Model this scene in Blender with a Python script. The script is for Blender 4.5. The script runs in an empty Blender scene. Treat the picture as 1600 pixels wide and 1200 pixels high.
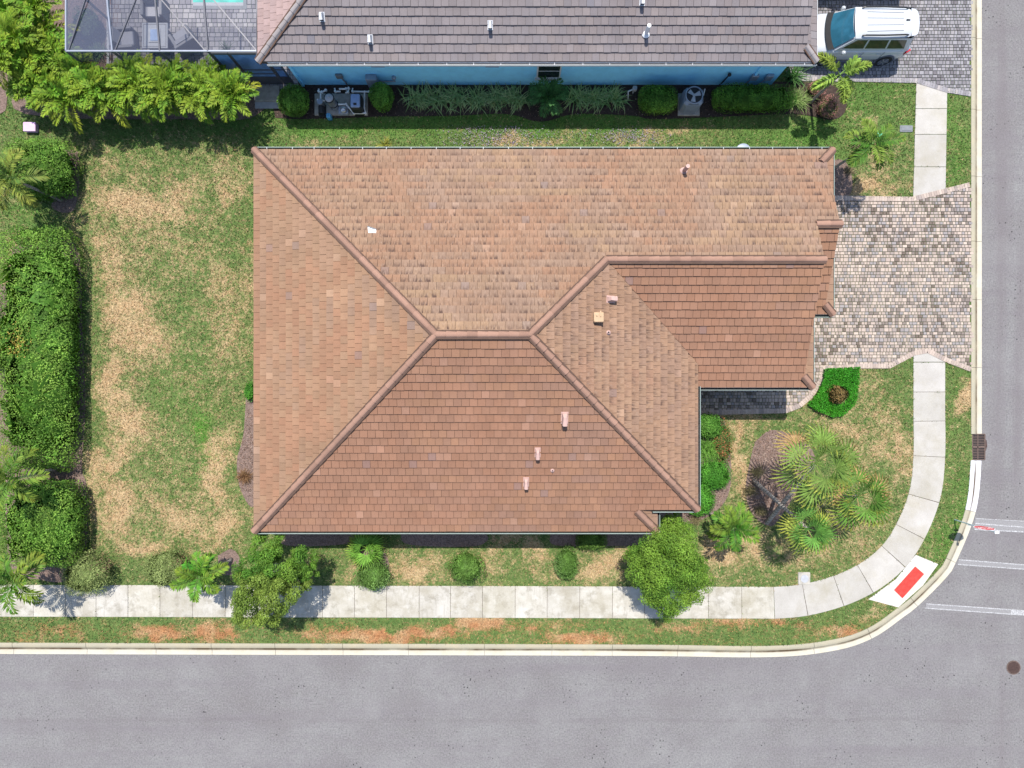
import bpy, math, random, zlib
import numpy as np
from mathutils import Vector, Matrix
R = math.radians
rng = np.random.default_rng(7)
random.seed(7)
scene = bpy.context.scene
COL = scene.collection

# ------------------------------------------------------------------ camera, sky, sun, exposure
H = 27.5                 # height of the drone above the road (m)
S = 0.0305               # metres per photo pixel at road level
cam = bpy.data.cameras.new("camera")
cam.sensor_width = 36.0
cam.lens = 36.0 * H / (1600 * S)
cam.clip_start = 0.1
cam.clip_end = 2000
camo = bpy.data.objects.new("camera", cam)
camo.location = (0, 0, H)
COL.objects.link(camo)
scene.camera = camo

SUN = Vector((-0.06, 0.495, 1.0)).normalized()
world = bpy.data.worlds.new("World")
scene.world = world
world.use_nodes = True
wn = world.node_tree
bg = wn.nodes["Background"]
sky = wn.nodes.new("ShaderNodeTexSky")
sky.sky_type = 'NISHITA'
sky.sun_disc = False
sky.sun_elevation = math.asin(SUN.z)
sky.sun_rotation = math.atan2(SUN.x, SUN.y)
wn.links.new(sky.outputs[0], bg.inputs[0])
bg.inputs[1].default_value = 0.15
sl = bpy.data.lights.new("sun", 'SUN')
sl.energy = 4.5
sl.angle = R(0.5)
sl.color = (1.0, 0.955, 0.89)
so = bpy.data.objects.new("sun", sl)
so.rotation_euler = (-SUN).to_track_quat('-Z', 'Y').to_euler()
so.location = SUN * 60
COL.objects.link(so)
scene.view_settings.view_transform = 'Standard'
scene.view_settings.look = 'None'
scene.view_settings.gamma = 1.0
scene.view_settings.use_curve_mapping = False
scene.view_settings.exposure = 0.64

# ------------------------------------------------------------------ helpers
def W(px, py, z=0.0):
    """photo pixel -> point of the place at height z"""
    f = S * (1 - z / H)
    return ((px - 800) * f, (600 - py) * f, z)

def W2(px, py, z=0.0):
    return W(px, py, z)[:2]

MATS = {}
class NT:
    def __init__(s, m):
        s.t = m.node_tree
        s.b = s.t.nodes["Principled BSDF"]
    def n(s, kind, **kw):
        o = s.t.nodes.new(kind)
        for k, v in kw.items():
            if k in o.inputs.keys():
                o.inputs[k].default_value = v
            else:
                setattr(o, k, v)
        return o
    def l(s, a, b):
        s.t.links.new(a, b)
    def pos(s):
        return s.n("ShaderNodeNewGeometry").outputs["Position"]
    def noise(s, scale, detail=3, rough=.55, vec=None, sc=None):
        o = s.n("ShaderNodeTexNoise")
        o.inputs["Scale"].default_value = scale
        o.inputs["Detail"].default_value = detail
        o.inputs["Roughness"].default_value = rough
        v = vec if vec is not None else s.pos()
        if sc:
            mp = s.n("ShaderNodeMapping")
            mp.inputs["Scale"].default_value = sc
            s.l(v, mp.inputs["Vector"])
            v = mp.outputs[0]
        s.l(v, o.inputs["Vector"])
        return o.outputs["Fac"]
    def ramp(s, fac, a, b, ca=0.0, cb=1.0):
        o = s.n("ShaderNodeMapRange")
        o.inputs["From Min"].default_value = a
        o.inputs["From Max"].default_value = b
        o.inputs["To Min"].default_value = ca
        o.inputs["To Max"].default_value = cb
        s.l(fac, o.inputs["Value"])
        return o.outputs[0]
    def math(s, op, a, b):
        o = s.n("ShaderNodeMath", operation=op)
        for i, x in enumerate((a, b)):
            if isinstance(x, (int, float)):
                o.inputs[i].default_value = x
            else:
                s.l(x, o.inputs[i])
        return o.outputs[0]
    def mix(s, fac, a, b, kind='MIX'):
        o = s.n("ShaderNodeMix", data_type='RGBA', blend_type=kind)
        for i, x in ((0, fac), (6, a), (7, b)):
            if isinstance(x, (int, float)):
                o.inputs[i].default_value = x
            elif isinstance(x, tuple):
                o.inputs[i].default_value = (*x[:3], 1)
            else:
                s.l(x, o.inputs[i])
        return o.outputs[2]
    def attr(s):
        o = s.n("ShaderNodeAttribute", attribute_name="Col")
        return o
    def grey(s, fac):
        o = s.n("ShaderNodeCombineColor")
        for i in range(3):
            s.l(fac, o.inputs[i])
        return o.outputs[0]
    def bump(s, hgt, strength=.4, dist=.02):
        o = s.n("ShaderNodeBump")
        o.inputs["Strength"].default_value = strength
        o.inputs["Distance"].default_value = dist
        s.l(hgt, o.inputs["Height"])
        s.l(o.outputs[0], s.b.inputs["Normal"])

def mat(name, rough=.7, spec=.3, metal=0.0):
    m = bpy.data.materials.new(name)
    m.use_nodes = True
    t = NT(m)
    t.b.inputs["Roughness"].default_value = rough
    t.b.inputs["Specular IOR Level"].default_value = spec
    t.b.inputs["Metallic"].default_value = metal
    MATS[name] = m
    return t

def plain(name, col, rough=.6, spec=.3, metal=0.0, var=.12, scale=6.0):
    t = mat(name, rough, spec, metal)
    f = t.ramp(t.noise(scale, 4), .3, .7, 1 - var, 1 + var)
    t.l(t.mix(1.0, tuple(col), t.grey(f), 'MULTIPLY'), t.b.inputs["Base Color"])
    return MATS[name]

ROOT = {}     # object name -> world location of the space its children's vertices are written in
def empty(name, loc):
    o = bpy.data.objects.new(name, None)
    o.empty_display_size = .2
    o.location = loc
    COL.objects.link(o)
    ROOT[o.name] = np.array(loc, float)
    return o

def tag(o, label=None, cat=None, group=None, kind=None):
    for k, v in (('label', label), ('category', cat), ('group', group), ('kind', kind)):
        if v: o[k] = v
    return o

def thing(name, label, cat, loc, group=None):
    return tag(empty(name, loc), label, cat, group)

def link(name, me, m=None, parent=None, loc=None):
    o = bpy.data.objects.new(name, me)
    COL.objects.link(o)
    if m is not None:
        me.materials.append(m if not isinstance(m, str) else MATS[m])
    if parent is not None:
        o.parent = parent
        ROOT[o.name] = ROOT[parent.name]
    else:
        ROOT[o.name] = np.zeros(3) if loc is None else np.array(loc, float)
        if loc is not None: o.location = loc
    return o

def mesh(name, V, F, m=None, parent=None, col=None, uv=None, smooth=False, loc=None, kind=None):
    """V: n x 3 in world space; F: list of index tuples, or an (n,k) array of equal faces"""
    V = np.asarray(V, float).reshape(-1, 3)
    org = ROOT[parent.name] if parent is not None else (np.zeros(3) if loc is None else np.asarray(loc, float))
    V = V - org
    me = bpy.data.meshes.new(name)
    if isinstance(F, np.ndarray):
        k = F.shape[1]
        me.vertices.add(len(V)); me.vertices.foreach_set("co", V.astype(np.float32).ravel())
        me.loops.add(F.size); me.loops.foreach_set("vertex_index", F.astype(np.int32).ravel())
        me.polygons.add(len(F)); me.polygons.foreach_set("loop_start", np.arange(0, F.size, k, dtype=np.int32))
        me.update(calc_edges=True)
    else:
        me.from_pydata([tuple(v) for v in V], [], F)
        me.update()
    if col is not None:
        col = np.asarray(col, np.float32)
        if col.shape[1] == 3:
            col = np.hstack([col, np.ones((len(col), 1), np.float32)])
        a = me.color_attributes.new("Col", 'FLOAT_COLOR', 'POINT')
        a.data.foreach_set("color", col.ravel())
    if uv is not None:
        u = me.uv_layers.new(name="UVMap")
        idx = np.empty(len(me.loops), np.int32); me.loops.foreach_get("vertex_index", idx)
        u.data.foreach_set("uv", np.asarray(uv, np.float32)[idx].ravel())
    if smooth:
        me.polygons.foreach_set("use_smooth", np.ones(len(me.polygons), bool))
    o = link(name, me, m, parent, loc)
    if kind: o['kind'] = kind
    return o

class MB:
    """collects simple solids into one mesh"""
    def __init__(s):
        s.V, s.F, s.C = [], [], []
    def add(s, V, F, col=None):
        b = len(s.V)
        s.V += [tuple(v) for v in V]
        s.F += [tuple(i + b for i in f) for f in F]
        s.C += [col or (.5, .5, .5, 1)] * len(V)
        return s
    def box(s, x0, y0, z0, x1, y1, z1, col=None):
        x0, x1 = sorted((x0, x1)); y0, y1 = sorted((y0, y1)); z0, z1 = sorted((z0, z1))
        V = [(x, y, z) for z in (z0, z1) for x, y in ((x0, y0), (x1, y0), (x1, y1), (x0, y1))]
        return s.add(V, [(3, 2, 1, 0), (4, 5, 6, 7), (0, 1, 5, 4), (1, 2, 6, 5), (2, 3, 7, 6), (3, 0, 4, 7)], col)
    def bevbox(s, x0, y0, z0, x1, y1, z1, b=.03, col=None):
        x0, x1 = sorted((x0, x1)); y0, y1 = sorted((y0, y1)); z0, z1 = sorted((z0, z1))
        def oct_(i):
            return [(x0 + b + i, y0 + i), (x1 - b - i, y0 + i), (x1 - i, y0 + b + i), (x1 - i, y1 - b - i), (x1 - b - i, y1 - i), (x0 + b + i, y1 - i), (x0 + i, y1 - b - i), (x0 + i, y0 + b + i)]
        V = [(x, y, z0) for x, y in oct_(0)] + [(x, y, z1 - b) for x, y in oct_(0)] + [(x, y, z1) for x, y in oct_(b * .6)]
        F = [tuple(range(7, -1, -1)), tuple(range(16, 24))]
        for r in (0, 8):
            F += [(r + i, r + (i + 1) % 8, r + 8 + (i + 1) % 8, r + 8 + i) for i in range(8)]
        return s.add(V, F, col)
    def prism(s, poly, z0, z1, col=None):
        """poly: XY list; z0, z1 numbers or functions of (x, y)"""
        a = sum(poly[i][0] * poly[(i + 1) % len(poly)][1] - poly[(i + 1) % len(poly)][0] * poly[i][1] for i in range(len(poly)))
        if a < 0: poly = poly[::-1]
        f0 = z0 if callable(z0) else (lambda x, y: z0)
        f1 = z1 if callable(z1) else (lambda x, y: z1)
        n = len(poly)
        V = [(x, y, f0(x, y)) for x, y in poly] + [(x, y, f1(x, y)) for x, y in poly]
        F = [tuple(range(n - 1, -1, -1)), tuple(range(n, 2 * n))] + [(i, (i + 1) % n, n + (i + 1) % n, n + i) for i in range(n)]
        return s.add(V, F, col)
    def obox(s, c, ax, ay, az, col=None):
        """box from a centre and three half-axis vectors"""
        c, ax, ay, az = map(np.array, (c, ax, ay, az))
        V = [c + i * ax + j * ay + k * az for k in (-1, 1) for i, j in ((-1, -1), (1, -1), (1, 1), (-1, 1))]
        return s.add(V, [(3, 2, 1, 0), (4, 5, 6, 7), (0, 1, 5, 4), (1, 2, 6, 5), (2, 3, 7, 6), (3, 0, 4, 7)], col)
    def tube(s, pts, r, n=8, col=None, caps=True):
        pts = [np.array(p, float) for p in pts]
        rs = r if isinstance(r, (list, tuple)) else [r] * len(pts)
        V, F = [], []
        for i, p in enumerate(pts):
            d = pts[min(i + 1, len(pts) - 1)] - pts[max(i - 1, 0)]
            d = d / (np.linalg.norm(d) + 1e-9)
            a = np.cross(d, (0, 0, 1)) if abs(d[2]) < .95 else np.cross(d, (1, 0, 0))
            a = a / np.linalg.norm(a); b = np.cross(d, a)
            V += [p + rs[i] * (math.cos(q) * a + math.sin(q) * b) for q in [2 * math.pi * k / n for k in range(n)]]
        for i in range(len(pts) - 1):
            F += [(i * n + k, i * n + (k + 1) % n, (i + 1) * n + (k + 1) % n, (i + 1) * n + k) for k in range(n)]
        if caps:
            F += [tuple(range(n - 1, -1, -1)), tuple(range((len(pts) - 1) * n, len(pts) * n))]
        return s.add(V, F, col)
    def cyl(s, x, y, z0, z1, r, r2=None, n=16, col=None):
        return s.tube([(x, y, z0), (x, y, z1)], [r, r if r2 is None else r2], n, col)
    def dome(s, x, y, z, r, h, n=14, m=4, col=None):
        V = [(x + r * math.cos(a) * math.cos(2 * math.pi * k / n), y + r * math.cos(a) * math.sin(2 * math.pi * k / n), z + h * math.sin(a)) for a in [i * math.pi / 2 / m for i in range(m)] for k in range(n)] + [(x, y, z + h)]
        F = [(i * n + k, i * n + (k + 1) % n, (i + 1) * n + (k + 1) % n, (i + 1) * n + k) for i in range(m - 1) for k in range(n)]
        F += [((m - 1) * n + k, (m - 1) * n + (k + 1) % n, m * n) for k in range(n)] + [tuple(range(n - 1, -1, -1))]
        return s.add(V, F, col)
    def build(s, name, m, parent=None, smooth=False, kind=None, loc=None, useC=False):
        return mesh(name, s.V, s.F, m, parent, np.array(s.C) if useC else None, None, smooth, loc, kind)

def clip(poly, conv):
    """polygon poly clipped by a convex counter-clockwise polygon"""
    out = poly
    for i in range(len(conv)):
        ax, ay = conv[i]; bx, by = conv[(i + 1) % len(conv)]
        def side(p): return (bx - ax) * (p[1] - ay) - (by - ay) * (p[0] - ax)
        res = []
        for j in range(len(out)):
            p, q = out[j], out[(j + 1) % len(out)]
            sp, sq = side(p), side(q)
            if sp >= 0: res.append(p)
            if (sp > 0 and sq < 0) or (sp < 0 and sq > 0):
                t = sp / (sp - sq)
                res.append((p[0] + t * (q[0] - p[0]), p[1] + t * (q[1] - p[1])))
        out = res
        if len(out) < 3: return []
    return out
def area(p):
    return .5 * sum(p[i][0] * p[(i + 1) % len(p)][1] - p[(i + 1) % len(p)][0] * p[i][1] for i in range(len(p)))
def ccw(p):
    return p if area(p) > 0 else p[::-1]
def inside(P, poly):
    x, y = P[:, 0], P[:, 1]
    r = np.zeros(len(P), bool)
    for i in range(len(poly)):
        ax, ay = poly[i]; bx, by = poly[(i + 1) % len(poly)]
        if ay == by: continue
        c = ((ay > y) != (by > y)) & (x < (bx - ax) * (y - ay) / (by - ay) + ax)
        r ^= c
    return r
_k = np.random.default_rng(3)
NK = _k.normal(size=(4, 7, 3)); NPH = _k.uniform(0, 6.28, (4, 7))
def wob(P, scale, seed=0):
    """cheap smooth noise, about -1..1"""
    P = np.asarray(P, float)
    if P.shape[1] == 2: P = np.hstack([P, np.zeros((len(P), 1))])
    q = P * scale
    return np.sin(q @ NK[seed % 4].T + NPH[seed % 4] + seed).sum(1) / 3.2
def vnoise(P, scale, seed=0):
    """value noise on a hashed lattice, 0..1 (2-D)"""
    q = np.asarray(P, float)[:, :2] * scale
    i = np.floor(q).astype(np.int64); f = q - i
    f = f * f * (3 - 2 * f)
    def h(a, b):
        n = (a * 374761393 + b * 668265263 + seed * 974711) & 0xffffffff
        n = ((n ^ (n >> 13)) * 1274126177) & 0xffffffff
        return ((n ^ (n >> 16)) & 0xffff) / 65535.0
    a, b = i[:, 0], i[:, 1]
    return (h(a, b) * (1 - f[:, 0]) + h(a + 1, b) * f[:, 0]) * (1 - f[:, 1]) + (h(a, b + 1) * (1 - f[:, 0]) + h(a + 1, b + 1) * f[:, 0]) * f[:, 1]
def catmull(pts, n=10):
    pts = [np.array(p, float) for p in pts]
    P = [2 * pts[0] - pts[1]] + pts + [2 * pts[-1] - pts[-2]]
    out = []
    for i in range(1, len(P) - 2):
        for k in range(n):
            t = k / n
            a, b, c, d = P[i - 1], P[i], P[i + 1], P[i + 2]
            out.append(.5 * ((2 * b) + (c - a) * t + (2 * a - 5 * b + 4 * c - d) * t * t + (3 * b - a - 3 * c + d) * t ** 3))
    out.append(pts[-1])
    return np.array(out)
def arclen(P):
    return np.concatenate([[0], np.cumsum(np.linalg.norm(np.diff(P, axis=0), axis=1))])
def at_len(P, L, s):
    return np.array([np.interp(s, L, P[:, k]) for k in range(P.shape[1])]).T
def offset(P, d):
    t = np.gradient(P, axis=0); t /= np.linalg.norm(t, axis=1)[:, None]
    return P + d * np.stack([-t[:, 1], t[:, 0]], 1)

# ------------------------------------------------------------------ materials
def make_materials():
    # asphalt
    t = mat("asphalt", .9, .2)
    big = t.noise(.35, 4, .6); mid = t.noise(2.2, 5, .65); fine = t.noise(13, 4, .78)
    c = t.mix(t.ramp(big, .35, .65), (.156, .149, .146), (.182, .178, .173))
    c = t.mix(t.ramp(mid, .35, .7, 0, .6), c, (.150, .138, .143))
    strk = t.noise(.9, 4, .6, sc=(.12, 1.6, 1))
    c = t.mix(t.ramp(strk, .52, .75, 0, .3), c, (.14, .125, .135))
    c = t.mix(1.0, c, t.grey(t.ramp(fine, .3, .7, .62, 1.36)), 'MULTIPLY')
    ps = t.n("ShaderNodeSeparateXYZ"); t.l(t.pos(), ps.inputs[0])
    # the longitudinal seam of the lower road, tyre lanes of both roads, scuffed dirt at the corner
    seam = t.math('ABSOLUTE', t.math('ADD', ps.outputs[1], t.math('ADD', t.math('MULTIPLY', t.noise(.25, 2), .5), 15.78)), 0)
    c = t.mix(t.math('MULTIPLY', t.ramp(seam, .02, .16, 1, 0), t.ramp(t.noise(.8, 5, .7), .35, .65, .0, .5)), c, (.12, .105, .11))
    lane = t.noise(1.15, 4, .6, sc=(1.0, .05, 1))
    c = t.mix(t.math('MULTIPLY', t.ramp(lane, .42, .62, 0, .55), t.ramp(ps.outputs[0], 22.5, 23.2)), c, (.135, .118, .122))
    lane2 = t.noise(1.0, 4, .6, sc=(.04, 1.0, 1))
    c = t.mix(t.ramp(lane2, .48, .68, 0, .4), c, (.145, .13, .138))
    pat = t.noise(.42, 6, .68)
    c = t.mix(t.ramp(pat, .50, .66, 0, .24), c, (.125, .11, .11))
    c = t.mix(t.ramp(pat, .48, .34, 0, .16), c, (.235, .23, .222))
    ag = t.noise(75, 2, .7)
    c = t.mix(1.0, c, t.grey(t.ramp(ag, .25, .75, .8, 1.2)), 'MULTIPLY')
    vor = t.n("ShaderNodeTexVoronoi", feature='F1', voronoi_dimensions='2D'); vor.inputs["Scale"].default_value = 3.2
    t.l(t.pos(), vor.inputs["Vector"])
    spot = t.math('MULTIPLY', t.ramp(vor.outputs["Distance"], .07, .13, 1, 0), t.ramp(t.noise(.6, 5, .75), .54, .64))
    c = t.mix(spot, c, (.02, .018, .02))
    t.l(c, t.b.inputs["Base Color"])
    t.bump(t.math('ADD', fine, ag), .5, .012)
    # clean / stained concrete
    for nm, a, b, st in (("concrete_clean", (.345, .325, .295), (.40, .38, .35), .16), ("concrete_stained", (.44, .42, .38), (.33, .305, .255), .85)):
        t = mat(nm, .85, .25)
        at = t.attr()
        c = t.mix(t.ramp(t.noise(1.1, 6, .62), .35, .68), a, b)
        blot = t.noise(2.3, 7, .68)
        c = t.mix(t.ramp(blot, .50, .66, 0, st), c, (.245, .225, .185))
        run = t.noise(3.5, 5, .65, sc=(1.8, .35, 1))
        c = t.mix(t.ramp(run, .54, .72, 0, st * .7), c, (.27, .25, .21))
        lite = t.noise(1.7, 6, .6, sc=(1, 1.3, 1))
        c = t.mix(t.ramp(lite, .58, .70, 0, st * .7), c, (.50, .485, .45))
        c = t.mix(t.ramp(t.noise(.5, 5, .7), .46, .66, 0, .6), c, (.29, .262, .20))
        c = t.mix(1.0, c, t.grey(t.ramp(t.noise(40, 3, .7), .3, .7, .88, 1.1)), 'MULTIPLY')
        c = t.mix(1.0, c, at.outputs["Color"], 'MULTIPLY')
        t.l(c, t.b.inputs["Base Color"])
        t.bump(t.noise(60, 3), .3, .006)
    # kerb: colour attribute carries the dirt of the flow line
    t = mat("kerb_concrete", .85, .25)
    at = t.attr()
    sp = t.n("ShaderNodeSeparateColor"); t.l(at.outputs["Color"], sp.inputs[0])
    c = t.mix(sp.outputs[1], (.32, .295, .22), (.46, .43, .35))
    c = t.mix(t.ramp(t.noise(1.3, 6, .65), .45, .7, 0, .55), c, (.40, .34, .23))
    c = t.mix(sp.outputs[2], c, (.60, .60, .62))
    dirt = t.math('MULTIPLY', sp.outputs[0], t.ramp(t.noise(.5, 4, .65), .35, .6, .25, 1))
    c = t.mix(dirt, c, (.085, .055, .028))
    c = t.mix(1.0, c, t.grey(t.ramp(t.noise(35, 3, .7), .3, .7, .88, 1.1)), 'MULTIPLY')
    t.l(c, t.b.inputs["Base Color"])
    # grass: Col.r = dryness, Col.g = lushness, Col.b = blade variation
    t = mat("grass", .85, .12)
    at = t.attr()
    sp = t.n("ShaderNodeSeparateColor"); t.l(at.outputs["Color"], sp.inputs[0])
    g = t.mix(t.ramp(t.noise(1.1, 4), .35, .65), (.108, .160, .042), (.158, .205, .064))
    g = t.mix(t.ramp(t.noise(7, 5, .7), .40, .62, 0, .85), g, (.058, .118, .03))
    g = t.mix(sp.outputs[1], g, (.07, .20, .022))
    n = t.math('ADD', t.math('MULTIPLY', t.noise(3.2, 5, .7), .9), t.math('MULTIPLY', t.noise(10, 4, .75), .9))
    d = t.math('ADD', sp.outputs[0], t.math('MULTIPLY', t.math('SUBTRACT', n, .9), 1.5))
    dry = t.mix(t.ramp(t.noise(1.8, 4), .35, .65), (.40, .285, .15), (.37, .235, .12))
    dry = t.mix(t.ramp(t.noise(13, 3), .4, .7, 0, .7), dry, (.45, .355, .21))
    py_ = t.n("ShaderNodeSeparateXYZ"); t.l(t.pos(), py_.inputs[0])
    dry = t.mix(t.math('MULTIPLY', t.ramp(py_.outputs[1], -11.0, -11.4), t.ramp(t.noise(1.2, 4), .35, .6, .3, 1)), dry, (.34, .165, .075))
    c = t.mix(t.ramp(d, .28, .70), g, dry)
    c = t.mix(1.0, c, t.grey(t.ramp(sp.outputs[2], 0, 1, .3, 1.7)), 'MULTIPLY')
    c = t.mix(1.0, c, t.grey(t.ramp(t.noise(14, 4, .8), .32, .68, .55, 1.42)), 'MULTIPLY')
    t.l(c, t.b.inputs["Base Color"])
    t.bump(t.noise(30, 4, .75), .8, .04)
    # mulch
    t = mat("mulch", .95, .1)
    c = t.mix(t.ramp(t.noise(14, 5, .75), .35, .68), (.08, .055, .045), (.27, .185, .155))
    c = t.mix(t.ramp(t.noise(45, 3, .8), .5, .72, 0, .8), c, (.42, .33, .28))
    t.l(c, t.b.inputs["Base Color"])
    t.bump(t.noise(28, 4, .8), 1.0, .05)
    # leaves, fronds: colour from the attribute
    for nm, tr, rg in (("leaf", .22, .6), ("frond", .16, .6)):
        t = mat(nm, rg, .14)
        at = t.attr()
        c = t.mix(1.0, at.outputs["Color"], t.grey(t.ramp(t.noise(7, 3), .3, .7, .8, 1.2)), 'MULTIPLY')
        t.l(c, t.b.inputs["Base Color"])
        tl = t.n("ShaderNodeBsdfTranslucent")
        t.l(t.mix(1.0, c, (1.15, 1.15, .5), 'MULTIPLY'), tl.inputs["Color"])
        mx = t.n("ShaderNodeMixShader"); mx.inputs[0].default_value = tr
        out = t.t.nodes["Material Output"]
        t.l(t.b.outputs[0], mx.inputs[1]); t.l(tl.outputs[0], mx.inputs[2]); t.l(mx.outputs[0], out.inputs["Surface"])
    # roof tile: Col.rgb tint, Col.a strength of the weather streaks, UV: u along the tile, v from its lower edge up
    t = mat("roof_tile", .88, .15)
    at = t.attr()
    uv = t.n("ShaderNodeUVMap").outputs[0]
    su = t.n("ShaderNodeSeparateXYZ"); t.l(uv, su.inputs[0])
    stn = t.noise(1.0, 4, .65, vec=uv, sc=(4.0, .7, 1))
    topf = t.ramp(su.outputs[1], .25, .8)
    st = t.math('MULTIPLY', t.math('MULTIPLY', t.ramp(stn, .42, .64), topf), at.outputs["Alpha"])
    c = t.mix(t.math('MULTIPLY', st, .95), at.outputs["Color"], (.085, .052, .040))
    lf = t.noise(2.0, 3, .6, vec=uv, sc=(3.0, 1.0, 1))
    c = t.mix(t.math('MULTIPLY', t.ramp(lf, .5, .8), t.math('MULTIPLY', at.outputs["Alpha"], .35)), c, (.36, .27, .21))
    c = t.mix(1.0, c, t.grey(t.ramp(t.noise(38, 4, .7), .3, .7, .88, 1.12)), 'MULTIPLY')
    c = t.mix(1.0, c, t.grey(t.ramp(t.noise(.8, 4, .6), .3, .7, .92, 1.08)), 'MULTIPLY')
    t.l(c, t.b.inputs["Base Color"])
    t.bump(t.noise(45, 3), .25, .006)
    # pavers: Col tint
    t = mat("paver_block", .85, .2)
    at = t.attr()
    c = t.mix(t.ramp(t.noise(24, 4, .7), .35, .7, 0, .35), at.outputs["Color"], (.30, .25, .22))
    c = t.mix(1.0, c, t.grey(t.ramp(t.noise(55, 3, .7), .3, .7, .85, 1.15)), 'MULTIPLY')
    c = t.mix(t.ramp(t.noise(.9, 5, .65), .55, .75, 0, .35), c, (.20, .18, .18))
    t.l(c, t.b.inputs["Base Color"])
    t.bump(t.noise(50, 3), .3, .006)
    plain("sand_joint", (.12, .10, .085), .95, .1, 0, .3, 20)
    plain("roof_underlay", (.09, .055, .04), .9)
    plain("roof_underlay_grey", (.07, .06, .06), .9)
    plain("stucco", (.55, .47, .37), .9, .2, 0, .06)
    plain("stucco_blue", (.27, .70, .98), .85, .2, 0, .07, 3)
    plain("white_metal", (.62, .63, .64), .4, .4, 0, .05)
    plain("vent_white", (.46, .47, .49), .5, .3)
    plain("hedge_soil", (.05, .036, .03), .95, .1, 0, .4, 9)
    plain("gutter_green", (.34, .42, .38), .45, .4, 0, .06)
    plain("pink_metal", (.44, .29, .25), .6, .3, 0, .1)
    plain("tan_plastic", (.40, .27, .16), .6, .3, 0, .1)
    plain("dark", (.012, .012, .014), .6)
    plain("soil", (.05, .035, .028), .95, .1, 0, .4, 9)
    plain("pad_concrete", (.33, .31, .27), .85, .2, 0, .2, 5)
    plain("grey_plastic", (.16, .17, .18), .5)
    plain("light_grey", (.34, .35, .37), .5)
    plain("black_plastic", (.02, .021, .024), .45)
    plain("pvc", (.70, .70, .68), .35)
    plain("blue_grey", (.22, .30, .46), .4, .4)
    plain("blue_plastic", (.08, .30, .50), .4)
    plain("ac_metal", (.26, .30, .36), .45, .4, .2)
    plain("red_paint", (.56, .045, .035), .8, .2, 0, .22, 7)
    plain("iron", (.06, .036, .030), .7, .3, .2, .25, 12)
    plain("rust_iron", (.115, .08, .066), .75, .3, .2, .25, 12)
    t = mat("line_paint", .85, .2)
    t.l(t.mix(t.ramp(t.noise(18, 4, .75), .42, .6), (.21, .205, .208), (.42, .42, .42)), t.b.inputs["Base Color"])
    t = mat("worn_paint", .85, .2)
    t.l(t.mix(t.ramp(t.noise(24, 4, .75), .4, .62), (.175, .168, .168), (.245, .24, .24)), t.b.inputs["Base Color"])
    plain("sign_red", (.55, .02, .03), .35, .4, 0, .03)
    plain("sign_white", (.80, .80, .80), .35, .4, 0, .03)
    plain("sign_green", (.02, .20, .12), .35, .4, 0, .03)
    plain("pole_metal", (.45, .55, .60), .35, .5, .3, .05)
    plain("bark", (.30, .27, .24), .9, .1, 0, .3, 14)
    plain("bark_brown", (.12, .085, .06), .9, .1, 0, .3, 14)
    plain("wicker", (.19, .19, .20), .8, .2, 0, .2, 40)
    plain("cushion", (.27, .27, .29), .9, .1, 0, .06, 20)
    plain("table_grey", (.30, .31, .33), .5, .3, 0, .05)
    plain("cage_bronze", (.10, .10, .115), .45, .4, .3, .05)
    plain("cage_light", (.24, .26, .31), .4, .4, .3, .05)
    plain("car_paint", (.44, .46, .48), .22, .5, 0, .01)
    MATS["car_paint"].node_tree.nodes["Principled BSDF"].inputs["Coat Weight"].default_value = .6
    plain("car_black", (.015, .016, .018), .45)
    plain("car_trim", (.08, .09, .13), .4, .4, .2)
    plain("tyre_rubber", (.02, .02, .02), .85)
    plain("alloy", (.45, .46, .48), .3, .5, .7)
    plain("tail_red", (.45, .01, .02), .2, .5)
    plain("pink_plastic", (.56, .36, .54), .5)
    plain("green_lid", (.10, .42, .25), .5)
    plain("gutter_litter", (.035, .03, .028), .95, .05, 0, .4, 9)  # shade inside the open gutters, put in as a near-black colour
    plain("window_frame", (.62, .64, .62), .5)
    for nm, c, r in (("car_glass", (.02, .085, .13), .05), ("side_glass", (.03, .035, .02), .05), ("house_glass", (.02, .03, .03), .06), ("water", (.08, .42, .34), .03), ("glass_blue", (.12, .22, .42), .08)):
        t = mat(nm, r, .6)
        t.l(t.mix(t.ramp(t.noise(2.5, 3), .4, .6), c, tuple(x * 1.35 for x in c)), t.b.inputs["Base Color"])
    t = mat("screen_mesh", .7, .2)
    t.b.inputs["Base Color"].default_value = (.09, .10, .15, 1)
    t.b.inputs["Alpha"].default_value = .36
    t = mat("screen_mesh_dense", .7, .2)
    t.b.inputs["Base Color"].default_value = (.10, .115, .17, 1)
    t.b.inputs["Alpha"].default_value = .5
make_materials()
# ================================================================== SETTING: ground, roads, kerbs, pavements
GZ = .10      # lawn level above the road
road = mesh("road", [(-250, -250, 0), (250, -250, 0), (250, 250, 0), (-250, 250, 0)], [(0, 1, 2, 3)], "asphalt", kind='structure')

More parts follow.
